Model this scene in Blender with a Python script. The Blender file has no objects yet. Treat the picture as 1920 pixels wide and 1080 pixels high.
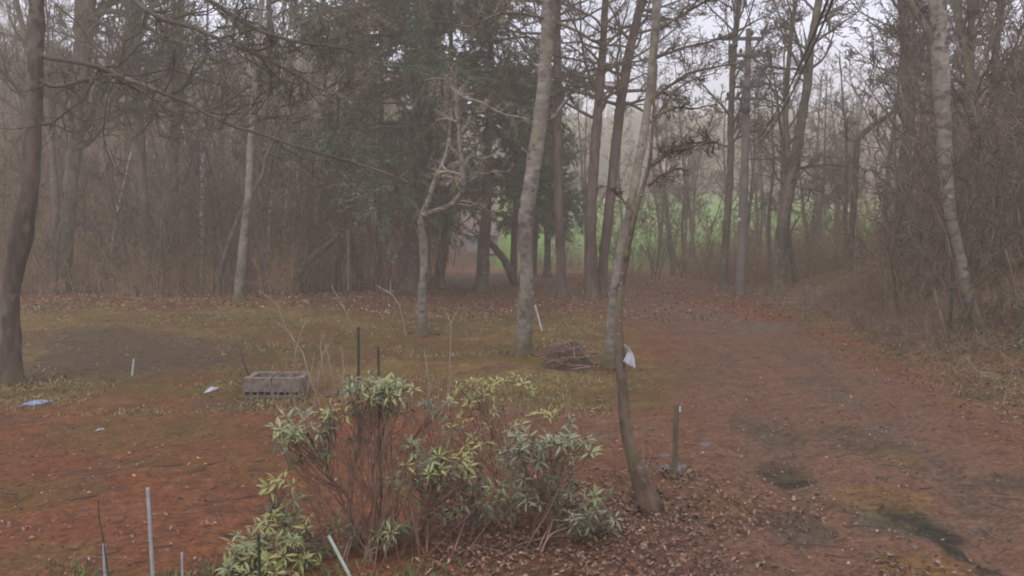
import bpy, math
import numpy as np
from mathutils import Vector, Matrix

# ------------------------------------------------------------------ camera, sky, sun, exposure
sc = bpy.context.scene
C = sc.collection
F = 1598.0; CAMH = 2.3; PITCH = math.radians(3.8)
cd = bpy.data.cameras.new("camera"); cam = bpy.data.objects.new("camera", cd); C.objects.link(cam)
cam.location = (0, 0, CAMH); cam.rotation_euler = (math.radians(90) - PITCH, 0, 0)
cd.sensor_width = 36; cd.lens = 36 * F / 1920; cd.clip_end = 3000; cd.clip_start = 0.05
sc.camera = cam

SUN_EL, SUN_AZ = math.radians(52), math.radians(200)
w = bpy.data.worlds.new("World"); sc.world = w; w.use_nodes = True
nt = w.node_tree; nt.nodes.clear()
out = nt.nodes.new("ShaderNodeOutputWorld")
sky = nt.nodes.new("ShaderNodeTexSky"); sky.sky_type = 'NISHITA'; sky.sun_disc = False
sky.sun_elevation = SUN_EL; sky.sun_rotation = SUN_AZ
bg1 = nt.nodes.new("ShaderNodeBackground"); bg1.inputs[1].default_value = 0.08
nt.links.new(sky.outputs[0], bg1.inputs[0])
# overcast deck: soft uneven grey-lavender cloud, a little brighter towards the zenith
tc = nt.nodes.new("ShaderNodeTexCoord")
sp = nt.nodes.new("ShaderNodeSeparateXYZ"); nt.links.new(tc.outputs["Generated"], sp.inputs[0])
gr = nt.nodes.new("ShaderNodeMapRange"); gr.inputs[1].default_value = 0.0; gr.inputs[2].default_value = 0.9
gr.inputs[3].default_value = 1.12; gr.inputs[4].default_value = 1.75
nt.links.new(sp.outputs[2], gr.inputs[0])
mpn = nt.nodes.new("ShaderNodeMapping"); mpn.inputs["Scale"].default_value = (1, 1, 3.2)
nt.links.new(tc.outputs["Generated"], mpn.inputs[0])
cn = nt.nodes.new("ShaderNodeTexNoise"); cn.inputs["Scale"].default_value = 3.2; cn.inputs["Detail"].default_value = 5
nt.links.new(mpn.outputs[0], cn.inputs[0])
cr = nt.nodes.new("ShaderNodeValToRGB")
cr.color_ramp.elements[0].position = 0.33; cr.color_ramp.elements[0].color = (0.52, 0.55, 0.72, 1)
cr.color_ramp.elements[1].position = 0.68; cr.color_ramp.elements[1].color = (0.96, 1.01, 1.26, 1)
nt.links.new(cn.outputs[0], cr.inputs[0])
bg2 = nt.nodes.new("ShaderNodeBackground")
nt.links.new(cr.outputs[0], bg2.inputs[0]); nt.links.new(gr.outputs[0], bg2.inputs[1])
mx = nt.nodes.new("ShaderNodeMixShader"); mx.inputs[0].default_value = 0.9
nt.links.new(bg1.outputs[0], mx.inputs[1]); nt.links.new(bg2.outputs[0], mx.inputs[2])
nt.links.new(mx.outputs[0], out.inputs[0])

sd = bpy.data.lights.new("sun", 'SUN'); so = bpy.data.objects.new("sun", sd); C.objects.link(so)
sd.energy = 0.8; sd.angle = math.radians(40); sd.color = (1.0, 0.95, 0.9)
sdir = Vector((math.sin(SUN_AZ) * math.cos(SUN_EL), math.cos(SUN_AZ) * math.cos(SUN_EL), math.sin(SUN_EL)))
so.rotation_euler = (-sdir).to_track_quat('-Z', 'Y').to_euler()

sc.view_settings.view_transform = 'Standard'; sc.view_settings.look = 'None'
sc.view_settings.exposure = 0.36; sc.view_settings.gamma = 1.0; sc.view_settings.use_curve_mapping = False
sc.render.engine = 'CYCLES'
sc.cycles.use_denoising = True
try: sc.cycles.denoiser = 'OPENIMAGEDENOISE'
except Exception: pass
sc.cycles.max_bounces = 5; sc.cycles.diffuse_bounces = 3; sc.cycles.glossy_bounces = 1
sc.cycles.transmission_bounces = 2; sc.cycles.transparent_max_bounces = 4; sc.cycles.volume_bounces = 1
sc.cycles.filter_width = 1.9
HAZE_DENSITY = 0.0046

# ------------------------------------------------------------------ maths helpers
rng = np.random.default_rng(7)
cp, sp_ = math.cos(PITCH), math.sin(PITCH)
def ray(px, py):
    a = (px - 960) / F; b = (540 - py) / F
    return np.array([a, cp + b * sp_, -sp_ + b * cp])
def P(px, py, d):
    r = ray(px, py); return np.array([0, 0, CAMH]) + r * (d / r[1])
def project(x, y, z):
    zz = z - CAMH
    dep = y * cp - zz * sp_
    up = y * sp_ + zz * cp
    return 960 + F * x / dep, 540 - F * up / dep

_T = np.random.default_rng(3).random((256, 256))
def vnoise(x, y, s=1.0, o=0.0):
    x = np.asarray(x, float) * s + o * 17.3 + 1000; y = np.asarray(y, float) * s + o * 9.1 + 1000
    xi = np.floor(x).astype(int); yi = np.floor(y).astype(int); fx = x - xi; fy = y - yi
    fx = fx * fx * (3 - 2 * fx); fy = fy * fy * (3 - 2 * fy)
    a = _T[xi & 255, yi & 255]; b = _T[(xi + 1) & 255, yi & 255]
    c = _T[xi & 255, (yi + 1) & 255]; d = _T[(xi + 1) & 255, (yi + 1) & 255]
    return (a * (1 - fx) + b * fx) * (1 - fy) + (c * (1 - fx) + d * fx) * fy
def fbm(x, y, s=1.0, o=0.0, oct=4):
    v = 0; a = 0.5; t = 0
    for i in range(oct):
        v = v + a * vnoise(x, y, s * 2 ** i, o + i * 3.7); t += a; a *= 0.55
    return v / t
def sst(x, a, b):
    t = np.clip((x - a) / (b - a), 0, 1); return t * t * (3 - 2 * t)

def H(x, y):
    x = np.asarray(x, float); y = np.asarray(y, float)
    z = 0.0 * x
    toe = 4.9 + 0.125 * y + 0.5 * (vnoise(x, y, 0.3, 4) - 0.5)
    bank = 2.1 * sst(x, toe, toe + 6.5) * (1 - 0.8 * sst(y, 26, 40))
    z = z + bank
    z = z + 0.25 * sst(y, 14, 20) * sst(-x, 1.5, 5) * (1 - sst(y, 26, 34))            # slight mound at left
    field = 0.0926 * np.maximum(0, y - 55) * (y < 150) + (y >= 150) * (8.8 + 0.285 * np.minimum(y - 150, 85) - 0.12 * np.clip(y - 235, 0, 150))
    left = np.maximum(0, 0.30 * (np.minimum(y, 135) - 48))
    m = sst(x / np.maximum(y, 1) , -0.02, -0.20)
    far = field * (1 - m) + left * m
    far = far + sst(y, 90, 200) * 6 * (fbm(x, y, 0.016, 2, 3) - 0.5)
    z = z + sst(y, 45, 60) * far
    near = 1 - sst(y, 60, 90)
    z = z + near * (0.10 * (vnoise(x, y, 0.35, 1) - 0.5) + 0.05 * (vnoise(x, y, 1.3, 2) - 0.5) + 0.04 * (vnoise(x, y, 4.5, 3) - 0.5) + 0.02 * (vnoise(x, y, 11, 5) - 0.5) * (y < 25))
    bk = sst(x, toe, toe + 2)
    z = z + near * bk * 0.22 * (vnoise(x, y, 1.1, 8) - 0.5)
    # wheel ruts along the road
    rx = road_x(y)
    for o_, in ((-0.75,), (0.75,)):
        z = z - 0.09 * np.exp(-((x - rx - o_) / 0.22) ** 2) * (y < 34) * (0.4 + vnoise(x, y, 0.5, 6))
    for (a, b, c_, dd, e) in HOLES:
        z = z - e * np.exp(-(((x - a) / c_) ** 2 + ((y - b) / dd) ** 2))
    return z
_ry = np.array([0, 4, 6.0, 8, 10.7, 14, 18, 22, 26, 30, 60]); _rx = np.array([2.3, 2.5, 2.8, 3.4, 4.0, 4.5, 4.9, 4.8, 4.2, 3.2, 2.0])
def road_x(y): return np.interp(y, _ry, _rx)
def flat(px, py):
    r = ray(px, py); t = -CAMH / r[2]; return r[0] * t, r[1] * t
HOLES = []
for (px, py, wx, wy, e) in ((1455, 885, .35, .3, .07), (1500, 975, .3, .28, .05), (1745, 975, .5, .25, .08), (1830, 1020, .25, .3, .08), (1430, 805, .5, .6, .04), (1600, 830, .4, .5, .03)):
    a, b = flat(px, py); HOLES.append((a, b, wx, wy, e))
def G(px, py):
    r = ray(px, py); t = 2.0; prev = 2.0
    while t < 500:
        p = np.array([0, 0, CAMH]) + r * t
        if p[2] <= float(H(p[0], p[1])): break
        prev = t; t += 0.02 + t * 0.004
    lo, hi = prev, t
    for _ in range(18):
        m = (lo + hi) / 2; p = np.array([0, 0, CAMH]) + r * m
        if p[2] <= float(H(p[0], p[1])): hi = m
        else: lo = m
    return np.array([0, 0, CAMH]) + r * hi

# ------------------------------------------------------------------ materials
def new_mat(name):
    m = bpy.data.materials.new(name); m.use_nodes = True
    n = m.node_tree; b = n.nodes["Principled BSDF"]; b.inputs["Roughness"].default_value = 0.85
    b.inputs["Specular IOR Level"].default_value = 0.25
    return m, n, b
def noise_node(n, scale, detail=4, coord="Object", mscale=(1, 1, 1)):
    t = n.nodes.new("ShaderNodeTexCoord"); mp = n.nodes.new("ShaderNodeMapping"); mp.inputs["Scale"].default_value = mscale
    n.links.new(t.outputs[coord], mp.inputs[0])
    x = n.nodes.new("ShaderNodeTexNoise"); x.inputs["Scale"].default_value = scale; x.inputs["Detail"].default_value = detail
    n.links.new(mp.outputs[0], x.inputs[0]); return x
def ramp(n, src, stops):
    r = n.nodes.new("ShaderNodeValToRGB"); e = r.color_ramp.elements
    while len(e) < len(stops): e.new(0.5)
    for i, (p, c) in enumerate(stops): e[i].position = p; e[i].color = (*c, 1)
    n.links.new(src, r.inputs[0]); return r
def mix(n, fac, a, b, mode='MIX'):
    m = n.nodes.new("ShaderNodeMix"); m.data_type = 'RGBA'; m.blend_type = mode
    for s, v in ((0, fac), (6, a), (7, b)):
        if isinstance(v, (int, float)): m.inputs[s].default_value = v
        elif isinstance(v, tuple): m.inputs[s].default_value = (*v, 1)
        else: n.links.new(v, m.inputs[s])
    return m.outputs[2]
def bark(name, c1, c2, spots=None, spot_amt=0.62, lichen=None, moss_h=0.25, sz=(1, 1, .25), scale=9, bump=.6, moss_c=(0.10, 0.078, 0.03), big=True, spot_s=7):
    m, n, b = new_mat(name)
    x = noise_node(n, scale, 5, mscale=sz)
    col = ramp(n, x.outputs[0], [(0.3, c1), (0.7, c2)]).outputs[0]
    if big:
        s = noise_node(n, 1.1, 4, mscale=(1, 1, .6)); r = ramp(n, s.outputs[0], [(0.35, (.62, .60, .55)), (0.65, (1.15, 1.12, 1.1))]); col = mix(n, 1.0, col, r.outputs[0], 'MULTIPLY')
    if spots:
        s = noise_node(n, spot_s, 3, mscale=(1, 1, 1.8)); r = ramp(n, s.outputs[0], [(spot_amt - .03, (0, 0, 0)), (spot_amt + .03, (1, 1, 1))])
        col = mix(n, r.outputs[0], col, spots)
    if lichen:
        s = noise_node(n, 4.3, 4); r = ramp(n, s.outputs[0], [(0.54, (0, 0, 0)), (0.62, (1, 1, 1))])
        col = mix(n, r.outputs[0], col, lichen)
    if moss_h:
        t = n.nodes.new("ShaderNodeTexCoord"); s = n.nodes.new("ShaderNodeSeparateXYZ"); n.links.new(t.outputs["Object"], s.inputs[0])
        q = noise_node(n, 3.5, 5)
        a = n.nodes.new("ShaderNodeMath"); a.operation = 'MULTIPLY_ADD'; n.links.new(q.outputs[0], a.inputs[0]); a.inputs[1].default_value = -1.3
        n.links.new(s.outputs[2], a.inputs[2])
        mr = n.nodes.new("ShaderNodeMapRange"); n.links.new(a.outputs[0], mr.inputs[0])
        mr.inputs[1].default_value = moss_h - .60; mr.inputs[2].default_value = moss_h - .95; mr.inputs[3].default_value = 0; mr.inputs[4].default_value = .85
        col = mix(n, mr.outputs[0], col, moss_c)
    n.links.new(col, b.inputs["Base Color"])
    bp = n.nodes.new("ShaderNodeBump"); bp.inputs["Strength"].default_value = bump; bp.inputs["Distance"].default_value = 0.05
    n.links.new(x.outputs[0], bp.inputs["Height"]); n.links.new(bp.outputs[0], b.inputs["Normal"])
    return m
M = {}
M['dark_bark'] = bark('dark_bark', (0.055, 0.042, 0.032), (0.135, 0.10, 0.075), lichen=(0.125, 0.105, 0.075), scale=11)
M['wood_bark'] = bark('wood_bark', (0.08, 0.062, 0.045), (0.18, 0.142, 0.10), lichen=(0.15, 0.15, 0.10))
M['red_bark'] = bark('red_bark', (0.08, 0.055, 0.043), (0.175, 0.122, 0.10), scale=10)
M['birch_bark'] = bark('birch_bark', (0.115, 0.095, 0.075), (0.31, 0.265, 0.225), spots=(0.085, 0.068, 0.055), spot_amt=.60, spot_s=3.6, lichen=(0.19, 0.18, 0.11), sz=(1, 1, 1.8), scale=6, bump=.3, moss_h=.5)
M['white_birch_bark'] = bark('white_birch_bark', (0.46, 0.43, 0.39), (0.74, 0.70, 0.65), spots=(0.08, 0.06, 0.05), spot_amt=.60, sz=(1, 1, 2), scale=5, bump=.2)
M['mossy_bark'] = bark('mossy_bark', (0.085, 0.056, 0.038), (0.19, 0.14, 0.10), spots=(0.23, 0.215, 0.165), spot_amt=.66, spot_s=22, lichen=(0.14, 0.125, 0.06), sz=(1, 1, .6), scale=10, moss_h=.3, moss_c=(0.13, 0.08, 0.05))
M['twig'] = bark('twig', (0.075, 0.058, 0.044), (0.20, 0.155, 0.11), moss_h=0, scale=3, sz=(1, 1, 1), bump=0)
M['lichen_twig'] = bark('lichen_twig', (0.06, 0.048, 0.036), (0.145, 0.13, 0.085), moss_h=0, scale=3, sz=(1, 1, 1), bump=.3)
M['pale_twig'] = bark('pale_twig', (0.26, 0.205, 0.15), (0.42, 0.35, 0.26), moss_h=0, scale=4, sz=(1, 1, 1), bump=0)
M['brush_twig'] = bark('brush_twig', (0.16, 0.098, 0.060), (0.46, 0.31, 0.185), moss_h=0, scale=5, sz=(1, 1, 1), bump=0)
M['bank_twig'] = bark('bank_twig', (0.15, 0.10, 0.072), (0.42, 0.295, 0.205), moss_h=0, scale=5, sz=(1, 1, 1), bump=0)
M['red_stem'] = bark('red_stem', (0.12, 0.07, 0.048), (0.30, 0.19, 0.13), moss_h=0, scale=6, sz=(1, 1, 1), bump=0)
def attr_mat(name, rough=.8, trans=0.0, spec=.25, vary=.25, scale=40):
    m, n, b = new_mat(name)
    a = n.nodes.new("ShaderNodeAttribute"); a.attribute_name = "col"
    x = noise_node(n, scale, 3)
    r = ramp(n, x.outputs[0], [(0.25, (1 - vary,) * 3), (0.75, (1 + vary,) * 3)])
    col = mix(n, 1.0, a.outputs["Color"], r.outputs[0], 'MULTIPLY')
    n.links.new(col, b.inputs["Base Color"]); b.inputs["Roughness"].default_value = rough
    b.inputs["Specular IOR Level"].default_value = spec
    return m
M['foliage'] = attr_mat('needle_foliage', .7, scale=1.5)
M['litter'] = attr_mat('leaf_litter', .75, scale=5)
M['grass'] = attr_mat('grass_blades', .7, scale=3)
def plain(name, c1, c2=None, rough=.7, scale=12, spec=.3, bump=.15, metal=0, sz=(1, 1, 1)):
    m, n, b = new_mat(name); c2 = c2 or tuple(v * .7 for v in c1)
    x = noise_node(n, scale, 5, mscale=sz)
    n.links.new(ramp(n, x.outputs[0], [(0.3, c2), (0.7, c1)]).outputs[0], b.inputs["Base Color"])
    b.inputs["Roughness"].default_value = rough; b.inputs["Specular IOR Level"].default_value = spec; b.inputs["Metallic"].default_value = metal
    if bump:
        bp = n.nodes.new("ShaderNodeBump"); bp.inputs["Strength"].default_value = bump; bp.inputs["Distance"].default_value = .01
        n.links.new(x.outputs[0], bp.inputs["Height"]); n.links.new(bp.outputs[0], b.inputs["Normal"])
    return m
M['leaf_yellow'] = plain('leaf_yellow', (0.345, 0.335, 0.105), (0.22, 0.225, 0.07), .5, 20, .35)
M['leaf_green'] = plain('leaf_green', (0.25, 0.27, 0.11), (0.155, 0.175, 0.068), .5, 20, .4)
M['leaf_grey'] = plain('leaf_grey', (0.235, 0.24, 0.13), (0.145, 0.155, 0.08), .5, 20, .4)
M['leaf_shade'] = plain('leaf_shade', (0.12, 0.125, 0.058), (0.08, 0.085, 0.04), .5, 20, .35)  # darker leaf copy, shade low in the bushes put into the colour
M['concrete'] = plain('concrete', (0.24, 0.195, 0.15), (0.11, 0.088, 0.068), .9, 14, .2, .4)
M['pole_concrete'] = plain('pole_concrete', (0.20, 0.175, 0.15), (0.12, 0.10, 0.085), .85, 3, .2, .1)
M['dark_metal'] = plain('dark_metal', (0.075, 0.068, 0.062), (0.045, 0.04, 0.036), .6, 10)
M['galvanised'] = plain('galvanised', (0.42, 0.42, 0.42), (0.25, 0.245, 0.24), .5, 25, .4, .1)
M['green_coat'] = plain('green_coat', (0.05, 0.06, 0.035), (0.03, 0.035, 0.02), .5, 30)
M['pale_green_coat'] = plain('pale_green_coat', (0.42, 0.46, 0.36), (0.30, 0.33, 0.25), .6, 30)
M['post_wood'] = plain('post_wood', (0.17, 0.13, 0.08), (0.10, 0.075, 0.045), .9, 16, .2, .4, sz=(1, 1, .2))
M['white_cloth'] = plain('white_cloth', (0.5, 0.5, 0.5), (0.3, 0.28, 0.28), .8, 7)
M['blue_cloth'] = plain('blue_cloth', (0.27, 0.30, 0.40), (0.15, 0.165, 0.22), .6, 9)
M['white_paint'] = plain('white_paint', (0.52, 0.54, 0.52), (0.36, 0.38, 0.36), .5, 6)
M['stone'] = plain('stone', (0.16, 0.13, 0.11), (0.10, 0.08, 0.068), .8, 9, .3, .5)
M['pink_roof'] = plain('pink_roof', (0.62, 0.34, 0.28), (0.5, 0.27, 0.22), .7, 3)
M['pink_wall'] = plain('pink_wall', (0.60, 0.37, 0.31), (0.45, 0.28, 0.24), .8, 3)
M['glass'] = plain('window_glass', (0.05, 0.055, 0.06), (0.03, 0.03, 0.035), .1, 2, .5, 0)
M['brush_leaf'] = attr_mat('brush_leaf', .7, scale=5)

# ------------------------------------------------------------------ mesh helpers
class MB:
    def __init__(s): s.v = []; s.f = []; s.c = []; s.n = 0; s.hasc = False
    def add(s, v, f, c=None):
        v = np.asarray(v, float).reshape(-1, 3); f = np.asarray(f, int).reshape(-1, 4)
        s.v.append(v); s.f.append(f + s.n); s.n += len(v)
        if c is not None:
            s.hasc = True; c = np.asarray(c, float)
            if c.ndim == 1: c = np.tile(c, (len(v), 1))
            s.c.append(c[:, :3])
        else: s.c.append(np.full((len(v), 3), .5))
        return s
    def tubes(s, Pn, R, sides=3, c=None, cap=False):
        Pn = np.asarray(Pn, float); R = np.asarray(R, float)
        if Pn.ndim == 2: Pn = Pn[None]; R = R[None]
        Mx, n, _ = Pn.shape
        T = np.gradient(Pn, axis=1); T /= np.linalg.norm(T, axis=2, keepdims=True) + 1e-9
        ov = Pn[:, -1] - Pn[:, 0]; ref = np.where((np.abs(ov[:, 2]) > np.abs(ov[:, 0]) * .8)[:, None], np.array([[1., 0.15, 0]]), np.array([[0.1, 0.2, 1.]]))
        A = np.cross(T, ref[:, None, :]); A /= np.linalg.norm(A, axis=2, keepdims=True) + 1e-9
        B = np.cross(T, A)
        th = np.arange(sides) * 2 * math.pi / sides
        if R.ndim == 2: R = R[:, :, None] * np.ones(sides)
        V = Pn[:, :, None, :] + R[..., None] * (np.cos(th)[None, None, :, None] * A[:, :, None, :] + np.sin(th)[None, None, :, None] * B[:, :, None, :])
        idx = np.arange(Mx * n * sides).reshape(Mx, n, sides)
        a = idx[:, :-1, :]; b = np.roll(a, -1, 2); d = idx[:, 1:, :]; e = np.roll(d, -1, 2)
        s.add(V.reshape(-1, 3), np.stack([a, b, e, d], -1).reshape(-1, 4), None if c is None else np.repeat(np.asarray(c), n * sides, 0) if np.asarray(c).ndim == 2 else c)
        if cap:
            for k, i in ((0, 0), (0, n - 1)):
                ring = V[0, i]; cen = ring.mean(0); vv = np.vstack([ring, cen[None]])
                s.add(vv, [[j, (j + 1) % sides, sides, sides] for j in range(sides)])
        return s
    def box(s, c, sz, rz=0.0, rx=0.0):
        x, y, z = np.array(sz) / 2
        v = np.array([[i, j, k] for i in (-x, x) for j in (-y, y) for k in (-z, z)])
        R_ = np.array(Matrix.Rotation(rz, 3, 'Z') @ Matrix.Rotation(rx, 3, 'X'))
        v = v @ R_.T + np.array(c)
        s.add(v, [[0, 1, 3, 2], [4, 6, 7, 5], [0, 4, 5, 1], [2, 3, 7, 6], [0, 2, 6, 4], [1, 5, 7, 3]]); return s
    def mesh(s, name, mat, origin=(0, 0, 0), smooth=True):
        V = np.vstack(s.v) - np.array(origin); Fq = np.vstack(s.f)
        me = bpy.data.meshes.new(name)
        tri = Fq[:, 2] == Fq[:, 3]
        cnt = np.where(tri, 3, 4); loops = np.concatenate([[0], np.cumsum(cnt)[:-1]])
        flatl = Fq.reshape(-1) if not tri.any() else Fq[np.stack([np.ones_like(tri)] * 3 + [~tri], 1).astype(bool)]
        me.vertices.add(len(V)); me.vertices.foreach_set("co", V.astype(np.float32).ravel())
        me.loops.add(len(flatl)); me.loops.foreach_set("vertex_index", flatl.astype(np.int32))
        me.polygons.add(len(Fq)); me.polygons.foreach_set("loop_start", loops.astype(np.int32))
        me.update(calc_edges=True)
        me.polygons.foreach_set("use_smooth", np.full(len(Fq), smooth))
        if s.hasc:
            at = me.color_attributes.new("col", 'FLOAT_COLOR', 'POINT')
            cc = np.hstack([np.vstack(s.c), np.ones((len(V), 1))]).astype(np.float32); at.data.foreach_set("color", cc.ravel())
        me.materials.append(M[mat] if isinstance(mat, str) else mat)
        return me
def link(name, me, parent=None, loc=None):
    o = bpy.data.objects.new(name, me); C.objects.link(o)
    if parent: o.parent = parent
    if loc is not None: o.location = loc
    return o
def tag(o, label=None, cat=None, group=None, kind=None):
    for k, v in (('label', label), ('category', cat), ('group', group), ('kind', kind)):
        if v: o[k] = v
    return o
def thing(name, loc, label, cat, group=None, rz=0):
    o = bpy.data.objects.new(name, None); C.objects.link(o); o.location = loc; o.rotation_euler = (0, 0, rz)
    o.empty_display_size = .2
    return tag(o, label, cat, group)
def part(name, mb, mat, parent, label=None, kind=None, smooth=True):
    o = link(name, mb.mesh(name, mat, parent.location, smooth), parent)
    return tag(o, label, None, None, kind)
def solo(name, mb, mat, origin, label, cat, group=None, kind=None, smooth=True):
    o = link(name, mb.mesh(name, mat, origin, smooth), None, origin); return tag(o, label, cat, group, kind)

def sprout(Pn, R, k, t0, t1, ang, ratio, n, wig, up, rmul, rg, rmin=.004, taper=.3, absl=None, bias=None):
    """k children on each polyline of Pn (M,n,3)"""
    if Pn.ndim == 2: Pn = Pn[None]; R = R[None]
    Mx, m, _ = Pn.shape
    L = np.linalg.norm(np.diff(Pn, axis=1), axis=2).sum(1)
    t = t0 + (t1 - t0) * rg.random((Mx, k)); f = t * (m - 1); i = np.minimum(f.astype(int), m - 2); f = f - i
    r_ = np.arange(Mx)[:, None]
    p = Pn[r_, i] * (1 - f)[..., None] + Pn[r_, i + 1] * f[..., None]
    T = Pn[r_, i + 1] - Pn[r_, i]; T /= np.linalg.norm(T, axis=-1, keepdims=True) + 1e-9
    q = rg.normal(size=T.shape)
    if bias is not None: q = q + np.array(bias)
    q = q - (q * T).sum(-1, keepdims=True) * T; q /= np.linalg.norm(q, axis=-1, keepdims=True) + 1e-9
    a = np.radians(ang[0] + (ang[1] - ang[0]) * rg.random((Mx, k)))[..., None]
    d = (np.cos(a) * T + np.sin(a) * q).reshape(-1, 3); p = p.reshape(-1, 3)
    ln = ((L[:, None] * ratio * (1 - .45 * t)) if absl is None else absl * (1 - .4 * t)) * (.6 + .7 * rg.random((Mx, k)))
    st = (ln.reshape(-1) / (n - 1))[:, None]
    pts = [p]
    for j in range(n - 1):
        pts.append(pts[-1] + d * st)
        d = d + wig * rg.normal(size=d.shape) + np.array([0, 0, up]); d /= np.linalg.norm(d, axis=1, keepdims=True)
    Q = np.stack(pts, 1)
    r0 = (R[r_, i] * (1 - f) + R[r_, i + 1] * f).reshape(-1) * rmul
    RR = np.maximum(r0[:, None] * np.linspace(1, taper, n)[None], rmin)
    return Q, RR
def smooth_line(pts, n):
    pts = np.asarray(pts, float)
    s = np.concatenate([[0], np.cumsum(np.linalg.norm(np.diff(pts[:, :3], axis=0), axis=1))])
    t = np.linspace(0, s[-1], n); k = pts.shape[1]
    o = np.stack([np.interp(t, s, pts[:, j]) for j in range(k)], 1)
    for _ in range(2):
        o[1:-1] = .25 * o[:-2] + .5 * o[1:-1] + .25 * o[2:]
    return o
def branch_set(mb, P0, R0, rg, lv, d_scale=1.0, rmin=.006):
    """fill mb with recursive levels; lv = list of dict"""
    Pn, R = P0, R0
    for q in lv:
        Pn, R = sprout(Pn, R, rg=rg, rmin=rmin, **q); mb.tubes(Pn, R, 4 if Pn.shape[0] < 60 else 3)
    return Pn, R

# ------------------------------------------------------------------ ground
def poly_soft(u, v, pts, soft):
    """signed-ish soft mask of a polygon in u,v"""
    pts = np.array(pts, float); ins = np.zeros(u.shape, bool); dist = np.full(u.shape, 1e9)
    for i in range(len(pts)):
        (x1, y1), (x2, y2) = pts[i], pts[(i + 1) % len(pts)]
        c = ((y1 > v) != (y2 > v)) & (u < (x2 - x1) * (v - y1) / ((y2 - y1) or 1e-9) + x1); ins ^= c
        dx, dy = x2 - x1, y2 - y1; t = np.clip(((u - x1) * dx + (v - y1) * dy) / (dx * dx + dy * dy), 0, 1)
        dist = np.minimum(dist, np.hypot(u - x1 - t * dx, v - y1 - t * dy))
    return sst(np.where(ins, dist, -dist), -soft, soft)
def wpoly(pp): return [flat(a, b) for a, b in pp]
def lerp(c, col, m): return c * (1 - m[..., None]) + np.array(col) * m[..., None]
def ground_color(x, y):
    nx = x + .5 * (fbm(x, y, .8, 11, 4) - .5) * 2 * np.clip(y / 12, .4, 2); ny = y + 1.6 * (fbm(x, y, .5, 12, 4) - .5) * np.clip(y / 12, .4, 2)
    c = np.zeros(x.shape + (3,)) + np.array((0.245, 0.105, 0.075))
    n1 = fbm(x, y, .45, 20, 5); n2 = fbm(x, y, 1.7, 21, 4); n3 = fbm(x, y, 6, 22, 3)
    c = lerp(c, (0.27, 0.112, 0.072), sst(n1, .45, .62) * .7)
    c = lerp(c, (0.16, 0.115, 0.06), sst(fbm(x, y, .55, 23, 4), .52, .72) * .5)
    c = lerp(c, (0.15, 0.09, 0.075), sst(n2, .52, .72) * .6)
    # middle of the yard
    m = sst(nx, -1.2, .6) * (1 - sst(ny, 13, 15)); c = lerp(c, (0.215, 0.115, 0.095), m * .75)
    # tan-olive grassy band
    m = sst(ny, 10.6, 12.2) * (1 - sst(ny, 23, 27)) * (1 - sst(nx, 1.6, 3.4))
    tan = lerp(np.zeros_like(c) + np.array((0.225, 0.17, 0.088)), (0.30, 0.23, 0.12), sst(n3, .5, .8))
    tan = lerp(tan, (0.16, 0.125, 0.06), sst(n1, .45, .6)); tan = lerp(tan, (0.20, 0.105, 0.075), sst(n2, .5, .62) * .8)
    c = c * (1 - m[..., None] * .88) + tan * m[..., None] * .88
    m = poly_soft(nx, ny, wpoly([(30, 712), (30, 640), (250, 632), (440, 655), (460, 690), (300, 708)]), .7)
    c = lerp(c, (0.125, 0.095, 0.085), m * .9)
    # under the pines
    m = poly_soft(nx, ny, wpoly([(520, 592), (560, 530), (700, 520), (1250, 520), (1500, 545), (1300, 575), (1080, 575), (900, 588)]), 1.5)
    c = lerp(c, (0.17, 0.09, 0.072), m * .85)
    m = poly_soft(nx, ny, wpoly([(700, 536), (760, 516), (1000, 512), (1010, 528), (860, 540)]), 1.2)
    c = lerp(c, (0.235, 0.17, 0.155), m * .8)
    # road
    rx = road_x(y) + .5 * (fbm(x, y, .7, 31, 3) - .5); dd = np.abs(x - rx)
    m = (1 - sst(dd, 1.2, 2.1)) * (1 - sst(ny, 33, 38)); c = lerp(c, (0.225, 0.135, 0.122), m * .8)
    for o_ in (-.75, .75):
        m = np.exp(-((x - rx - o_) / .24) ** 2) * sst(fbm(x, y, .5, 33, 3), .38, .6) * (y < 32); c = lerp(c, (0.165, 0.125, 0.12), m * .6)
    # bank and woods
    toe = 4.7 + .125 * y; m = sst(nx, toe - .5, toe + 1.0) * (1 - sst(y, 30, 36))
    bk = lerp(np.zeros_like(c) + np.array((0.20, 0.125, 0.09)), (0.29, 0.185, 0.12), sst(n2, .4, .7)); bk = lerp(bk, (0.10, 0.10, 0.045), sst(fbm(x, y, .9, 44, 4), .58, .68) * .7)
    c = c * (1 - m[..., None]) + bk * m[..., None]
    m = sst(ny, 26, 30) * sst(-nx / np.maximum(y, 1), .16, .22); m = np.maximum(m, sst(ny, 50, 56))
    wd = lerp(np.zeros_like(c) + np.array((0.16, 0.105, 0.08)), (0.12, 0.085, 0.068), sst(n1, .4, .6))
    c = c * (1 - m[..., None]) + wd * m[..., None]
    # far green meadow
    a = x / np.maximum(y, 1) + .03 * (fbm(x, y, .05, 51, 3) - .5)
    m = sst(a, -.03, .0) * (1 - sst(a, .40, .50)) * sst(y, 50, 56) * (1 - sst(y + 30 * (a - .1), 128, 150))
    gc = lerp(np.zeros_like(c) + np.array((0.13, 0.26, 0.045)), (0.21, 0.24, 0.09), sst(fbm(x, y, .08, 52, 3), .45, .65))
    c = c * (1 - m[..., None]) + gc * m[..., None]
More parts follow.
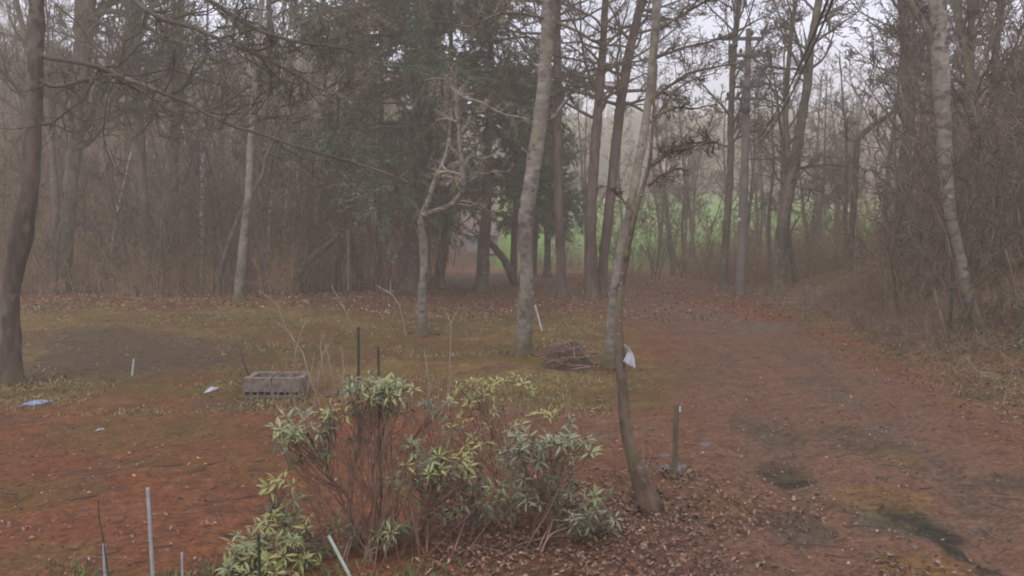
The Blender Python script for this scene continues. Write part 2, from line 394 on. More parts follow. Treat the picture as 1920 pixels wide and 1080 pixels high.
    # wet spots and dark hollows
    for (px, py, rx_, ry_, col, s) in PATCH:
        cx, cy = flat(px, py); d0 = math.hypot(cx, cy); ax = rx_ * d0 / F; ay = ry_ * d0 * d0 / (F * CAMH)
        q = ((nx * .6 + x * .4 - cx) / ax) ** 2 + ((ny * .6 + y * .4 - cy) / ay) ** 2
        c = lerp(c, col, (1 - sst(q, .35, 1.5)) * s)
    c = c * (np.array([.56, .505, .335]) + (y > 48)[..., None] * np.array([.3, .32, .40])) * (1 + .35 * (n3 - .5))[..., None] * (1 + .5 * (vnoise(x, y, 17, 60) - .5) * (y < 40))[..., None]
    return c
PATCH = [(1455, 880, 50, 20, (0.085, 0.07, 0.055), .8), (1500, 975, 60, 28, (0.12, 0.11, 0.105), .75), (1700, 972, 90, 22, (0.12, 0.115, 0.095), .8),
         (1700, 955, 40, 12, (0.06, 0.058, 0.05), .85), (1760, 985, 40, 18, (0.045, 0.045, 0.042), .9), (1795, 1025, 24, 30, (0.05, 0.048, 0.045), .9), (1840, 1060, 30, 14, (0.06, 0.055, 0.05), .85), (1480, 895, 36, 10, (0.05, 0.042, 0.036), .85), (1620, 845, 80, 12, (0.12, 0.09, 0.075), .6), (1530, 720, 50, 16, (0.16, 0.12, 0.11), .6), (1430, 805, 60, 26, (0.13, 0.105, 0.085), .65), (1580, 820, 60, 24, (0.13, 0.10, 0.085), .6),
         (1590, 750, 35, 16, (0.15, 0.13, 0.13), .6), (1440, 612, 70, 9, (0.21, 0.175, 0.17), .6), (1330, 592, 60, 7, (0.22, 0.17, 0.16), .5), (1115, 820, 30, 6, (0.25, 0.2, 0.2), .6),
         (1150, 800, 110, 30, (0.24, 0.145, 0.13), .5), (1880, 905, 60, 16, (0.09, 0.075, 0.065), .7), (1020, 745, 160, 14, (0.20, 0.17, 0.075), .6), (1180, 760, 80, 8, (0.21, 0.19, 0.09), .5),
         (300, 800, 190, 32, (0.185, 0.135, 0.068), .55), (60, 930, 110, 30, (0.185, 0.13, 0.065), .5), (90, 1040, 80, 25, (0.19, 0.14, 0.08), .5), (1250, 700, 120, 20, (0.17, 0.125, 0.08), .4),
         (1620, 610, 90, 22, (0.25, 0.165, 0.105), .7), (985, 672, 50, 12, (0.19, 0.12, 0.035), .8), (440, 760, 60, 14, (0.15, 0.11, 0.09), .6), (1350, 940, 60, 30, (0.20, 0.135, 0.07), .5),
         (1660, 930, 90, 20, (0.25, 0.155, 0.075), .6), (1720, 1050, 90, 25, (0.27, 0.16, 0.07), .55), (1650, 860, 60, 10, (0.2, 0.15, 0.07), .5)]
ny_, nx_ = 620, 560
yy = np.concatenate([[-6, 0, 2], 3.0 * (400 / 3.0) ** (np.linspace(0, 1, ny_))])
u = np.linspace(-1, 1, nx_); u = np.sign(u) * (.62 * np.abs(u) + .38 * np.abs(u) ** 3)
X = u[None, :] * (1.15 * np.maximum(yy, 0) + 9)[:, None]; Y = np.repeat(yy[:, None], nx_, 1); Z = H(X, Y)
idx = np.arange(X.size).reshape(X.shape)
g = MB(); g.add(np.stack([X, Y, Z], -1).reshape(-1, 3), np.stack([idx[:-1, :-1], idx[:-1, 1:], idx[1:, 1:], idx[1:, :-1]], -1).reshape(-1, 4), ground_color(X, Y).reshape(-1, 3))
gm, n, b = new_mat('ground_soil')
a = n.nodes.new("ShaderNodeAttribute"); a.attribute_name = "col"
x1 = noise_node(n, 22, 6); x2 = noise_node(n, 90, 4); x3 = noise_node(n, 3, 4)
r1 = ramp(n, x1.outputs[0], [(0.3, (.66, .66, .66)), (0.7, (1.34, 1.34, 1.34))]); r2 = ramp(n, x2.outputs[0], [(0.3, (.75, .75, .75)), (0.7, (1.28, 1.28, 1.28))])
c1 = mix(n, 1.0, a.outputs["Color"], r1.outputs[0], 'MULTIPLY'); c1 = mix(n, .8, c1, r2.outputs[0], 'MULTIPLY')
vo = n.nodes.new("ShaderNodeTexVoronoi"); vo.inputs["Scale"].default_value = 9; tcx = n.nodes.new("ShaderNodeTexCoord"); n.links.new(tcx.outputs["Object"], vo.inputs[0])
r3 = ramp(n, vo.outputs["Distance"], [(0.08, (1, 1, 1)), (0.16, (0, 0, 0))]); r4 = ramp(n, x3.outputs[0], [(0.5, (0, 0, 0)), (0.6, (.55, .55, .55))])
f_ = mix(n, 1.0, r3.outputs[0], r4.outputs[0], 'MULTIPLY'); c1 = mix(n, f_, c1, (0.10, 0.075, 0.06))
n.links.new(c1, b.inputs["Base Color"])
bp = n.nodes.new("ShaderNodeBump"); bp.inputs["Strength"].default_value = .7; bp.inputs["Distance"].default_value = .03
n.links.new(x1.outputs[0], bp.inputs["Height"]); n.links.new(bp.outputs[0], b.inputs["Normal"]); b.inputs["Roughness"].default_value = .95; b.inputs["Specular IOR Level"].default_value = .1
gob = link('ground', g.mesh('ground', gm)); gob['kind'] = 'structure'

# ------------------------------------------------------------------ haze (real air)
hb = MB(); hb.box((0, 135, 19.5), (620, 330, 45))
hm = bpy.data.materials.new('haze_air'); hm.use_nodes = True; hn = hm.node_tree; hn.nodes.clear()
ho = hn.nodes.new("ShaderNodeOutputMaterial"); pv = hn.nodes.new("ShaderNodeVolumePrincipled")
pv.inputs["Color"].default_value = (0.91, 0.81, 0.64, 1); pv.inputs["Density"].default_value = HAZE_DENSITY; pv.inputs["Anisotropy"].default_value = 0.1
hn.links.new(pv.outputs[0], ho.inputs["Volume"])
hz = link('haze', hb.mesh('haze', hm, smooth=False)); hz['kind'] = 'stuff'

# ------------------------------------------------------------------ traced trees
def rough_trunk(mb, L, n, sides, rg, amt=.10, flare=True):
    n = int(n * 1.8)
    """L: rows x,y,z,r"""
    Q = smooth_line(L, n); R = Q[:, 3:4] * np.ones((1, sides))
    k = rg.random((n // 2 + 2, sides)); kk = np.stack([np.interp(np.linspace(0, len(k) - 1, n), np.arange(len(k)), k[:, j]) for j in range(sides)], 1)
    R = R * (1 + amt * (kk - .5) * 2) * (1 + .05 * rg.normal(size=(n, sides)) * (sides > 9))
    if flare:
        z = Q[:, 2] - Q[0, 2] - .25; fl = .75 * np.exp(-np.maximum(z, -.1) / .16)[:, None]; lob = (.5 + .5 * np.cos(np.arange(sides) / sides * 2 * math.pi * 4 + rg.random() * 6)) ** 2 * 2
        R = R * (1 + fl * (.25 + .35 * lob[None]))
    mb.tubes(Q[None, :, :3], R[None], sides); return Q[:, :3], Q[:, 3]
def traced(name, label, pts, mat, twigmat='twig', d=None, top=14., sides=12, branches=(), levels=None, nb=0, t0=.4, spread=.18, seed=0, group=None, taper_top=.03, cat='tree', rmin=.008, straight=False, blen=3.0, ang=(35, 75), fill=1.0, bend=0.0, flare=True, up=.08):
    rg = np.random.default_rng(seed + 100); rmin = rmin if d is None or d < 24 else rmin * 1.6
    base = G(pts[0][0], pts[0][1]) if d is None else P(pts[0][0], pts[0][1], d)
    if d is not None: base[2] = float(H(base[0], base[1]))
    d = base[1]
    L = []
    for (px, py, w_) in pts:
        q = P(px, py, d); L.append([*q, w_ * (.84 if sides >= 16 else .95) / 2 * d / F])
    L[0][:3] = base
    L.insert(0, [base[0], base[1], base[2] - .25, L[0][3] * 1.05])
    if top and L[-1][2] < top + base[2]:
        a_, b_ = np.array(L[-2]), np.array(L[-1]); dr = (b_ - a_)[:3]; dr /= np.linalg.norm(dr); dr = dr * .6 + np.array([0, 0, .4]); dr /= np.linalg.norm(dr)
        rem = base[2] + top - b_[2]; r = b_[3]; p = b_[:3].copy(); ns = 6
        for i in range(ns):
            p = p + dr * rem / ns / max(dr[2], .4) + rg.normal(size=3) * spread * .5; L.append([*p, r * (1 - (i + 1) / ns) + taper_top])
    L = np.array(L)
    t = thing(name, tuple(base), label, cat, group)
    mb = MB(); Q, R = rough_trunk(mb, L, 46 if sides > 9 else 28, sides, rg, flare=flare); part('trunk', mb, mat, t)
    crown = MB(); has = False
    for br in branches:
        bd = d + br.get('dd', 0.0); n_ = len(br['p']); bl = []
        for i, q in enumerate(br['p']):
            w_ = br['w'][0] + (br['w'][1] - br['w'][0]) * i / max(1, n_ - 1)
            pp = P(q[0], q[1], d + br.get('dd', 0.0) * (i / max(1, n_ - 1))); bl.append([*pp, w_ * 1.3 / 2 * d / F])
        mbb = MB(); S = smooth_line(np.array(bl), max(10, n_ * 4)); S[:, :3] += np.cumsum(rg.normal(size=(len(S), 3)) * .006, 0)
        mbb.tubes(S[None, :, :3], S[None, :, 3], 7); part('branch', mbb, br.get('mat', twigmat), t)
        k = br.get('tw', 10)
        if k:
            has = True
            A, RA = sprout(S[:, :3], S[:, 3], int(k * 1.5), .1, 1, (30, 80), .26, 8, .24, br.get('up', .03), .55, rg, rmin)
            crown.tubes(A, RA, 3); B_, RB = sprout(A, RA, 7, .2, 1, (25, 70), .5, 5, .25, .03, .7, rg, rmin * .8); crown.tubes(B_, RB, 3); B2, RB2 = sprout(B_, RB, 3, .2, 1, (25, 70), .5, 4, .25, .03, .7, rg, rmin * .7); crown.tubes(B2, RB2, 3)
    if nb:
        has = True
        A, RA = sprout(Q, R, nb, t0, .98, ang, 0, 10, .13, up, .42, rg, rmin, absl=blen); crown.tubes(A, RA, 5)
        k = max(2, int(9 * fill)); B_, RB = sprout(A, RA, k, .2, 1, (25, 65), .45, 7, .18, .05, .6, rg, rmin); crown.tubes(B_, RB, 3)
        k = max(2, int(8 * fill)); C_, RC = sprout(B_, RB, k, .15, 1, (25, 65), .5, 5, .22, .03, .65, rg, rmin); crown.tubes(C_, RC, 3)
    if has: part('crown', crown, twigmat, t)
    return t, Q, R

T1, Q1, R1 = traced('tall_tree', 'thick dark leaning trunk rising at the left edge of the clearing', [(20, 720, 46), (22, 640, 40), (19, 560, 34), (24, 510, 40), (36, 460, 48), (48, 400, 42), (57, 330, 38), (62, 240, 36), (65, 150, 34), (68, 60, 30), (71, 0, 28)],
    'dark_bark', 'lichen_twig', sides=20, top=15, seed=1, rmin=.005, branches=[
    dict(p=[(75, 103), (148, 115), (185, 126), (237, 148), (274, 163), (318, 181), (355, 196), (400, 222), (444, 241), (511, 265), (560, 283), (634, 305), (708, 330), (767, 352)], w=(8, 2.2), dd=-1.5, tw=22, up=.06),
    dict(p=[(72, 148), (95, 160), (127, 160), (165, 147), (207, 138), (240, 140)], w=(7, 3), dd=-.6, tw=8),
    dict(p=[(225, -20), (290, 28), (360, 48), (400, 70), (440, 85), (510, 120), (560, 150), (620, 185)], w=(8, 3), dd=-1, tw=26, up=.02),
    dict(p=[(370, -15), (440, 30), (500, 65), (560, 78), (640, 86)], w=(7, 3), dd=-.5, tw=22),
    dict(p=[(68, 235), (100, 232), (130, 250), (170, 240)], w=(4, 1.5), dd=.5, tw=4)], nb=0)
# the two limbs that enter at the top of the picture hang from this crown
T2, Q2, R2 = traced('wood_tree', 'grey-green lichened trunk just right of the big dark one at the left edge', [(118, 548, 30), (122, 480, 28), (128, 400, 27), (136, 320, 26), (145, 240, 28), (150, 170, 30), (155, 90, 34), (160, 0, 36)],
    'wood_bark', 'lichen_twig', sides=14, top=17, seed=2, nb=26, t0=.3, blen=5, branches=[
    dict(p=[(160, 208), (185, 197), (215, 193), (260, 200), (330, 205), (380, 204), (415, 196), (440, 178), (490, 142), (515, 120)], w=(11, 5), dd=-1, tw=26, up=.1),
    dict(p=[(205, 196), (250, 206), (310, 219), (360, 232), (420, 250), (470, 280), (520, 320)], w=(5, 2), dd=-1, tw=16),
    dict(p=[(330, 203), (340, 165), (360, 140), (380, 115), (393, 92)], w=(6, 5), dd=-1, tw=12),
    dict(p=[(160, 40), (195, 20), (225, 20), (252, 40), (290, 55), (345, 80), (400, 80), (440, 70)], w=(9, 3), dd=-2, tw=22),
    dict(p=[(163, 105), (210, 108), (280, 111), (340, 116), (395, 121), (440, 105)], w=(5, 2), dd=-1, tw=18),
    dict(p=[(160, 60), (180, 30), (200, 10), (240, -10)], w=(14, 10), dd=1, tw=6)])
traced('wood_tree', 'slender dark tree with a high fork between the two thick left trunks', [(100, 545, 15), (104, 470, 15), (106, 400, 15), (98, 300, 14), (92, 200, 12), (50, 80, 11), (30, 0, 10)], 'wood_bark', d=30, top=15, sides=10, seed=3, nb=16, blen=3.5)
traced('wood_tree', 'straight dark trunk third from the left, behind the long drooping branch', [(275, 545, 19), (272, 470, 19), (270, 380, 18), (262, 250, 18), (252, 100, 20), (257, 0, 20)], 'wood_bark', d=31, top=18, sides=12, seed=4, nb=26, blen=4.5)
traced('wood_tree', 'dim upright trunk behind the vertical mossy branch stub', [(318, 548, 18), (322, 440, 18), (326, 330, 18), (332, 180, 17), (338, 60, 15), (340, 0, 14)], 'wood_bark', d=34, top=18, sides=10, seed=5, nb=24, blen=4.5)
traced('wood_tree', 'faint trunk beside the straight dark one, leaning slightly left', [(238, 545, 14), (236, 400, 14), (240, 250, 13), (236, 100, 12), (240, 0, 11)], 'wood_bark', d=40, top=19, sides=8, seed=6, nb=18, blen=4)
traced('birch_tree', 'short bright white birch stem standing alone among brown trunks', [(378, 540, 8), (379, 420, 8), (380, 335, 10), (380, 250, 9), (384, 170, 7), (388, 60, 5), (390, 0, 4)], 'white_birch_bark', d=34, top=12, sides=8, seed=7, nb=10, blen=2.5)
for i, (lab, pts) in enumerate((('thin white birch left of the close pair of white birches', [(500, 520, 6), (505, 420, 6), (512, 330, 5), (524, 240, 6), (527, 160, 5), (532, 60, 4)]),
        ('thin white birch tilted right, middle one of the small birch group', [(528, 520, 6), (534, 420, 5), (540, 330, 5), (543, 250, 5), (549, 180, 4), (556, 60, 4)]),
        ('faintest thin white birch nearest the dark conifers', [(548, 520, 5), (550, 420, 5), (558, 320, 4), (565, 250, 5), (566, 180, 4), (572, 60, 3)]))):
    traced('birch_tree', lab, pts, 'white_birch_bark', d=35 + i, top=14, sides=7, seed=20 + i, nb=12, blen=2.5, group='thin white birches in the left wood')
traced('birch_tree', 'pale trunk at the back edge of the clearing beside a leaning dark stem', [(447, 565, 20), (452, 500, 18), (458, 430, 15), (466, 370, 14), (470, 260, 12), (482, 120, 11), (490, 0, 10)], 'birch_bark', top=16, sides=12, seed=8, nb=20, blen=3.5)
traced('wood_tree', 'dark stem leaning right then curving up against the pale trunk', [(408, 548, 12), (415, 500, 11), (424, 470, 10), (440, 430, 9), (456, 385, 8), (480, 350, 7)], 'dark_bark', d=28, top=6, sides=9, seed=9, nb=8, blen=2)
traced('wood_tree', 'dark slender trunk behind and right of the pale trunk at the clearing edge', [(500, 528, 15), (493, 460, 14), (488, 380, 13), (484, 300, 12), (500, 190, 12), (506, 100, 11), (504, 0, 10)], 'wood_bark', d=33, top=17, sides=10, seed=10, nb=22, blen=3.5)
t, Q, R = traced('leaning_tree', 'broken trunk slanting up to the right left of the conifers', [(556, 533, 22), (560, 512, 18), (572, 497, 16), (600, 472, 14), (628, 448, 11)], 'dark_bark', d=31, top=0, sides=12, seed=11, cat='tree')

# small birch with crooked limbs
traced('young_birch', 'small pale birch with crooked forked limbs in front of the conifers', [(792, 628, 22), (792, 590, 20), (791, 550, 19), (796, 500, 17), (793, 450, 17), (788, 412, 14), (800, 385, 12), (813, 345, 11), (828, 312, 9), (838, 285, 6), (843, 240, 4), (850, 190, 4), (856, 150, 3)], 'birch_bark', 'pale_twig', top=0, sides=16, seed=12, rmin=.004, branches=[
    dict(p=[(792, 404), (822, 396), (849, 389), (856, 374), (867, 368), (866, 326), (862, 280), (860, 240), (856, 215), (854, 175)], w=(10, 5), dd=-.3, tw=7, mat='birch_bark'),
    dict(p=[(842, 274), (847, 207), (854, 174), (856, 148), (838, 118)], w=(4, 2), tw=8, mat='birch_bark'),
    dict(p=[(843, 163), (871, 187), (900, 193), (930, 215), (960, 222), (992, 228)], w=(5, 3), dd=-.6, tw=10, mat='birch_bark'),
    dict(p=[(858, 180), (830, 144), (797, 150)], w=(3, 2), tw=4, mat='birch_bark'),
    dict(p=[(866, 330), (880, 290), (905, 298), (918, 292), (930, 288)], w=(3, 2), dd=.5, tw=6, mat='birch_bark'),
    dict(p=[(866, 350), (900, 326), (930, 318), (960, 322)], w=(3, 1.5), dd=.5, tw=6, mat='birch_bark')])
# centre birch
traced('birch_tree', 'tall grey birch with mossy foot in the middle of the clearing', [(979, 664, 34), (983, 620, 35), (984, 570, 34), (988, 530, 28), (986, 480, 28), (984, 430, 33), (988, 390, 34), (996, 340, 33), (1006, 280, 32), (1016, 210, 31), (1022, 130, 29), (1027, 60, 29), (1031, 0, 28)], 'birch_bark', 'twig', top=14, sides=20, seed=13, nb=0, rmin=.005, branches=[
    dict(p=[(1024, 35), (980, 22), (930, 22), (880, 50), (850, 45)], w=(5, 2), dd=-1, tw=14),
    dict(p=[(1028, 225), (1045, 218), (1060, 195), (1075, 180)], w=(8, 4), dd=-.3, tw=8, mat='birch_bark'),
    dict(p=[(1028, 40), (1080, 55), (1130, 85), (1180, 90), (1215, 120)], w=(5, 2), dd=.5, tw=14),
    dict(p=[(1026, 100), (1080, 112), (1120, 120), (1160, 130)], w=(3, 1.5), dd=1, tw=10)])
for nm, lab, pts, dd, s in (('larch_tree', 'straight reddish trunk just right of the central grey birch', [(1054, 558, 21), (1052, 500, 19), (1049, 420, 18), (1046, 300, 18), (1045, 150, 16), (1044, 0, 15)], None, 31),
        ('larch_tree', 'left trunk of the close reddish pair in the middle', [(1110, 562, 30), (1108, 500, 24), (1108, 400, 21), (1115, 280, 20), (1124, 180, 17), (1131, 80, 14), (1135, 0, 12)], None, 32),
        ('larch_tree', 'right trunk of the close reddish pair, leaning right', [(1126, 558, 22), (1132, 480, 20), (1142, 400, 20), (1152, 300, 19), (1164, 190, 19), (1183, 83, 18), (1203, 0, 16)], None, 33)):
    traced(nm, lab, pts, 'red_bark', top=17, sides=12, seed=s, nb=40, blen=3.4, t0=.38, ang=(55, 95), up=.02, fill=.9, group='reddish larch trunks at the middle')
traced('wood_tree', 'thin dark stem immediately behind the central grey birch', [(962, 520, 14), (964, 450, 13), (968, 380, 11), (972, 280, 9)], 'dark_bark', d=38, top=9, sides=8, seed=34, nb=14)
traced('wood_tree', 'thin trunk between the central birch and the straight reddish trunk', [(1026, 502, 14), (1027, 420, 12), (1026, 300, 11), (1030, 200, 9)], 'wood_bark', d=42, top=13, sides=8, seed=35, nb=20)
# right birch
traced('birch_tree', 'pale birch whose foot is hidden by the crooked front trunk with the cloth', [(1143, 690, 25), (1145, 640, 23), (1148, 580, 23), (1154, 530, 21), (1160, 485, 19), (1168, 450, 20), (1178, 410, 19), (1188, 360, 20), (1198, 300, 20), (1208, 250, 18), (1216, 190, 16), (1222, 130, 17), (1227, 80, 18), (1232, 0, 19)], 'birch_bark', top=13, sides=18, seed=14, rmin=.005, branches=[
    dict(p=[(1216, 190), (1262, 154), (1295, 133), (1353, 121), (1400, 118)], w=(5, 2), dd=.6, tw=18),
    dict(p=[(1226, 110), (1287, 88), (1337, 79), (1380, 60)], w=(5, 2), dd=-.6, tw=18),
    dict(p=[(1226, 60), (1270, 30), (1310, 8), (1360, -20)], w=(5, 3), dd=.3, tw=16)])
# front crooked tree
TF, QF, RF = traced('crooked_tree', 'crooked mossy front trunk with a white cloth caught on it', [(1214, 948, 46), (1204, 910, 38), (1192, 875, 33), (1180, 835, 28), (1172, 795, 25), (1168, 745, 23), (1165, 700, 21), (1162, 655, 20), (1160, 610, 19), (1161, 570, 17), (1168, 520, 13), (1178, 460, 11), (1192, 400, 10), (1206, 350, 9), (1218, 310, 8), (1223, 250, 7), (1226, 190, 5), (1232, 120, 4)], 'mossy_bark', 'twig', top=0, sides=20, seed=15, rmin=.0028, branches=[
    dict(p=[(1216, 345), (1235, 322), (1257, 304), (1272, 302), (1285, 308)], w=(5, 3), dd=-.3, tw=6),
    dict(p=[(1221, 312), (1240, 295), (1262, 283), (1295, 277), (1337, 269)], w=(5, 2), dd=-.4, tw=16, up=.08),
    dict(p=[(1222, 308), (1258, 285), (1300, 272), (1340, 262), (1336, 280)], w=(4, 2), dd=.2, tw=16, up=.1),
    dict(p=[(1224, 230), (1240, 200), (1262, 170), (1300, 150), (1340, 140)], w=(4, 1.5), dd=.3, tw=16),
    dict(p=[(1224, 215), (1262, 200), (1310, 205), (1350, 190)], w=(4, 1.5), dd=-.3, tw=14),
    dict(p=[(1190, 400), (1170, 370), (1150, 350), (1125, 348)], w=(4, 1.5), dd=.3, tw=8)])
# trees right of centre
traced('wood_tree', 'olive-brown double-leader tree left of the utility pole', [(1356, 505, 17), (1360, 450, 15), (1366, 380, 14), (1370, 300, 13), (1371, 200, 12), (1374, 120, 11), (1386, 0, 10)], 'wood_bark', d=33, top=15, sides=10, seed=36, nb=30, t0=.35, blen=3.2)
traced('wood_tree', 'thick leaning trunk just right of the utility pole', [(1460, 516, 32), (1462, 480, 26), (1468, 420, 24), (1480, 350, 22), (1493, 290, 20), (1502, 230, 18), (1514, 160, 17), (1520, 83, 15), (1536, 0, 14)], 'wood_bark', d=31, top=17, sides=12, seed=37, nb=36, t0=.35, blen=3.6, branches=[
    dict(p=[(1466, 430), (1474, 370), (1478, 300), (1474, 200), (1480, 100), (1493, 0)], w=(9, 6), dd=.5, tw=16), dict(p=[(1462, 470), (1485, 430), (1500, 405)], w=(4, 2), dd=-.5, tw=5)])
traced('wood_tree', 'bent dark tree whose stem kinks sharply up to the right', [(1592, 470, 13), (1598, 420, 13), (1604, 340, 12), (1608, 258, 11), (1640, 232, 10), (1666, 217, 9), (1695, 188, 9), (1700, 120, 12), (1696, 40, 13), (1702, 0, 13)], 'dark_bark', d=30, top=12, sides=10, seed=38, nb=24, t0=.5, blen=2.6)
traced('wood_tree', 'slim grey trunk between the bent dark tree and the lichened birch', [(1706, 500, 12), (1702, 400, 11), (1700, 300, 11), (1696, 185, 10), (1690, 60, 9)], 'wood_bark', d=26, top=13, sides=9, seed=39, nb=22, t0=.4, blen=2.8)
traced('wood_tree', 'slim upright trunk at the far right above the dark brush', [(1868, 420, 15), (1868, 330, 15), (1862, 200, 14), (1866, 100, 13), (1880, 0, 13)], 'dark_bark', d=24, top=13, sides=10, seed=41, nb=26, t0=.35, blen=3)
traced('wood_tree', 'grey trunk right behind the lichened birch, splitting near the top', [(1845, 430, 20), (1838, 330, 19), (1830, 220, 18), (1815, 120, 17), (1790, 0, 15)], 'wood_bark', d=22, top=13, sides=10, seed=42, nb=26, t0=.3, blen=3, branches=[dict(p=[(1828, 210), (1818, 120), (1822, 40), (1830, -10)], w=(13, 9), tw=8)])
traced('lichened_birch', 'pale lichened birch with a bent foot on the right bank', [(1838, 622, 24), (1825, 585, 25), (1812, 545, 24), (1804, 500, 22), (1796, 455, 20), (1784, 420, 22), (1778, 370, 26), (1772, 300, 30), (1767, 200, 34), (1764, 120, 36), (1760, 50, 37), (1758, 0, 36)], 'birch_bark', 'lichen_twig', top=11, sides=20, seed=16, nb=14, t0=.6, blen=2.6, branches=[
    dict(p=[(1758, 90), (1735, 50), (1718, 25), (1690, -15)], w=(14, 10), dd=.3, tw=8, mat='wood_bark'), dict(p=[(1772, 130), (1790, 170), (1812, 210), (1824, 300)], w=(5, 2), tw=8)])

# ------------------------------------------------------------------ conifers
def conifer(label, pts, d, top, z0, blen, seed, nbr=58, brown=.45, lean=0):
    rg = np.random.default_rng(seed)
    base = P(pts[0][0], pts[0][1], d); base[2] = float(H(base[0], base[1]))
    L = [[base[0], base[1], base[2] - .2, pts[0][2] / 2 * d / F]] + [[*P(a, b_, d), w_ / 2 * d / F] for a, b_, w_ in pts[1:]]
    last = np.array(L[-1]); dr = np.array([(last - np.array(L[-2]))[0] * .1, 0, 1.0])
    for i in range(5): last = last + np.array([*(dr * (top - L[-1][2] if i == 0 else 0)), 0]) * 0 + np.array([dr[0] * .2, 0, (top - np.array(L[len(pts) - 1])[2]) / 5, 0]); last[3] = max(.03, np.array(L[len(pts) - 1])[3] * (1 - (i + 1) / 5)); L.append(list(last))
    t = thing('conifer', tuple(base), label, 'conifer', 'dark conifers in the middle')
    mb = MB(); Q, R = rough_trunk(mb, np.array(L), 36, 12, rg); part('trunk', mb, 'dark_bark', t)
    br = MB(); fo = MB()
    z = Q[:, 2]; hgt = np.sort(z0 + (top - .3 - z0) * rg.random(nbr) ** 1.0)
    for hh in hgt:
        p = np.array([np.interp(hh, z, Q[:, 0]), np.interp(hh, z, Q[:, 1]), hh])
        fr = (hh - z0) / (top - z0); ln = blen * (1 - fr) ** .5 * (.55 + .6 * rg.random()) + .3
        az = rg.random() * 2 * math.pi; el = .18 - .3 * rg.random() * (1 - fr)
        dirn = np.array([math.cos(az), math.sin(az), el]); n_ = 9; pts_ = [p]
        for j in range(n_ - 1):
            pts_.append(pts_[-1] + dirn / np.linalg.norm(dirn) * ln / (n_ - 1)); dirn = dirn + np.array([0, 0, -.07 if j < 5 else .06]) + rg.normal(size=3) * .06
        Pn = np.array(pts_); Rr = np.linspace(.035 * ln / 3 + .012, .006, n_); br.tubes(Pn, Rr, 4)
        A, RA = sprout(Pn, Rr, 26, .15, 1, (35, 75), 0, 5, .12, -.05, .5, rg, .004, absl=.36 * ln + .25, bias=(0, 0, -.1)); A[..., 2] += 0
        br.tubes(A, RA, 3)
        allp = np.concatenate([A.reshape(-1, 5, 3)], 0); K = 52
        m_ = allp.shape[0]; tt = rg.random((m_, K)) * 3.99; i0 = tt.astype(int); f = (tt - i0)[..., None]; r_ = np.arange(m_)[:, None]
        pc = allp[r_, i0] * (1 - f) + allp[r_, i0 + 1] * f; tg = allp[r_, i0 + 1] - allp[r_, i0]; tg /= np.linalg.norm(tg, axis=-1, keepdims=True) + 1e-9
        sd_ = rg.normal(size=pc.shape) * np.array([1, 1, .3]); dd_ = tg * .7 + sd_ * .6 + np.array([0, 0, -.12]); dd_ /= np.linalg.norm(dd_, axis=-1, keepdims=True)
        pc = pc + rg.normal(size=pc.shape) * .03
        l_ = (.09 + .10 * rg.random(pc.shape[:2]))[..., None]; wd = np.cross(dd_, rg.normal(size=pc.shape)); wd /= np.linalg.norm(wd, axis=-1, keepdims=True) + 1e-9; wd *= .023
        q = np.stack([pc - wd, pc + wd, pc + dd_ * l_ + wd * .3, pc + dd_ * l_ - wd * .3], 2).reshape(-1, 3)
        nn = np.clip((fbm(pc[..., 0] + pc[..., 1], pc[..., 2], .8, 70 + seed, 3) - .5) * 3 + brown, 0, 1).reshape(-1)
        cg = np.array([0.078, 0.115, 0.058]); cb = np.array([0.23, 0.15, 0.10]); dead = (rg.random() < .18) * .5
        mxx = np.clip(sst(nn, .65, 1.05) * .6 + dead * .8, 0, 1)
        col = cg * (1 - mxx)[:, None] + cb * mxx[:, None]; col = col * (.7 + .6 * rg.random((len(col), 1)))
        fo.add(q, np.arange(len(q)).reshape(-1, 4), np.repeat(col, 4, 0))
    part('limbs', br, 'twig', t); part('foliage', fo, 'foliage', t, smooth=False)
conifer('largest dark conifer with the thickest trunk, behind the small pale birch', [(770, 556, 38), (773, 480, 34), (778, 400, 30), (785, 250, 28), (792, 100, 26), (795, 0, 24)], 31.5, 20, 3.4, 6.3, 5, nbr=88)
conifer('conifer with the straight trunk between the small birch and the central birch', [(903, 553, 26), (906, 480, 23), (912, 400, 18), (916, 250, 14), (920, 120, 11)], 32.5, 15, 3.4, 3.4, 6, nbr=46, brown=.35)
conifer('low conifer at the left of the dark group with foliage near the ground', [(707, 532, 13), (710, 450, 12), (712, 360, 10), (715, 200, 8)], 37, 17, 2.8, 4.8, 7, nbr=60, brown=.5)
conifer('conifer with the slanting trunk, close right of the thickest one', [(818, 540, 22), (828, 490, 20), (836, 440, 18), (842, 350, 16), (846, 200, 12)], 35, 15, 3.6, 3.2, 8, nbr=36, brown=.5)
conifer('small dark conifer behind the central birch and larches', [(1000, 520, 12), (1003, 450, 11), (1005, 380, 9), (1010, 300, 7)], 43, 8.5, 2.6, 2.6, 9, nbr=34)
traced('fallen_tree', 'dark slanting fallen stem right of the straight conifer trunk', [(968, 505, 16), (945, 485, 15), (925, 462, 12), (908, 440, 9)], 'dark_bark', d=36, top=0, sides=9, seed=52, cat='tree', flare=False)

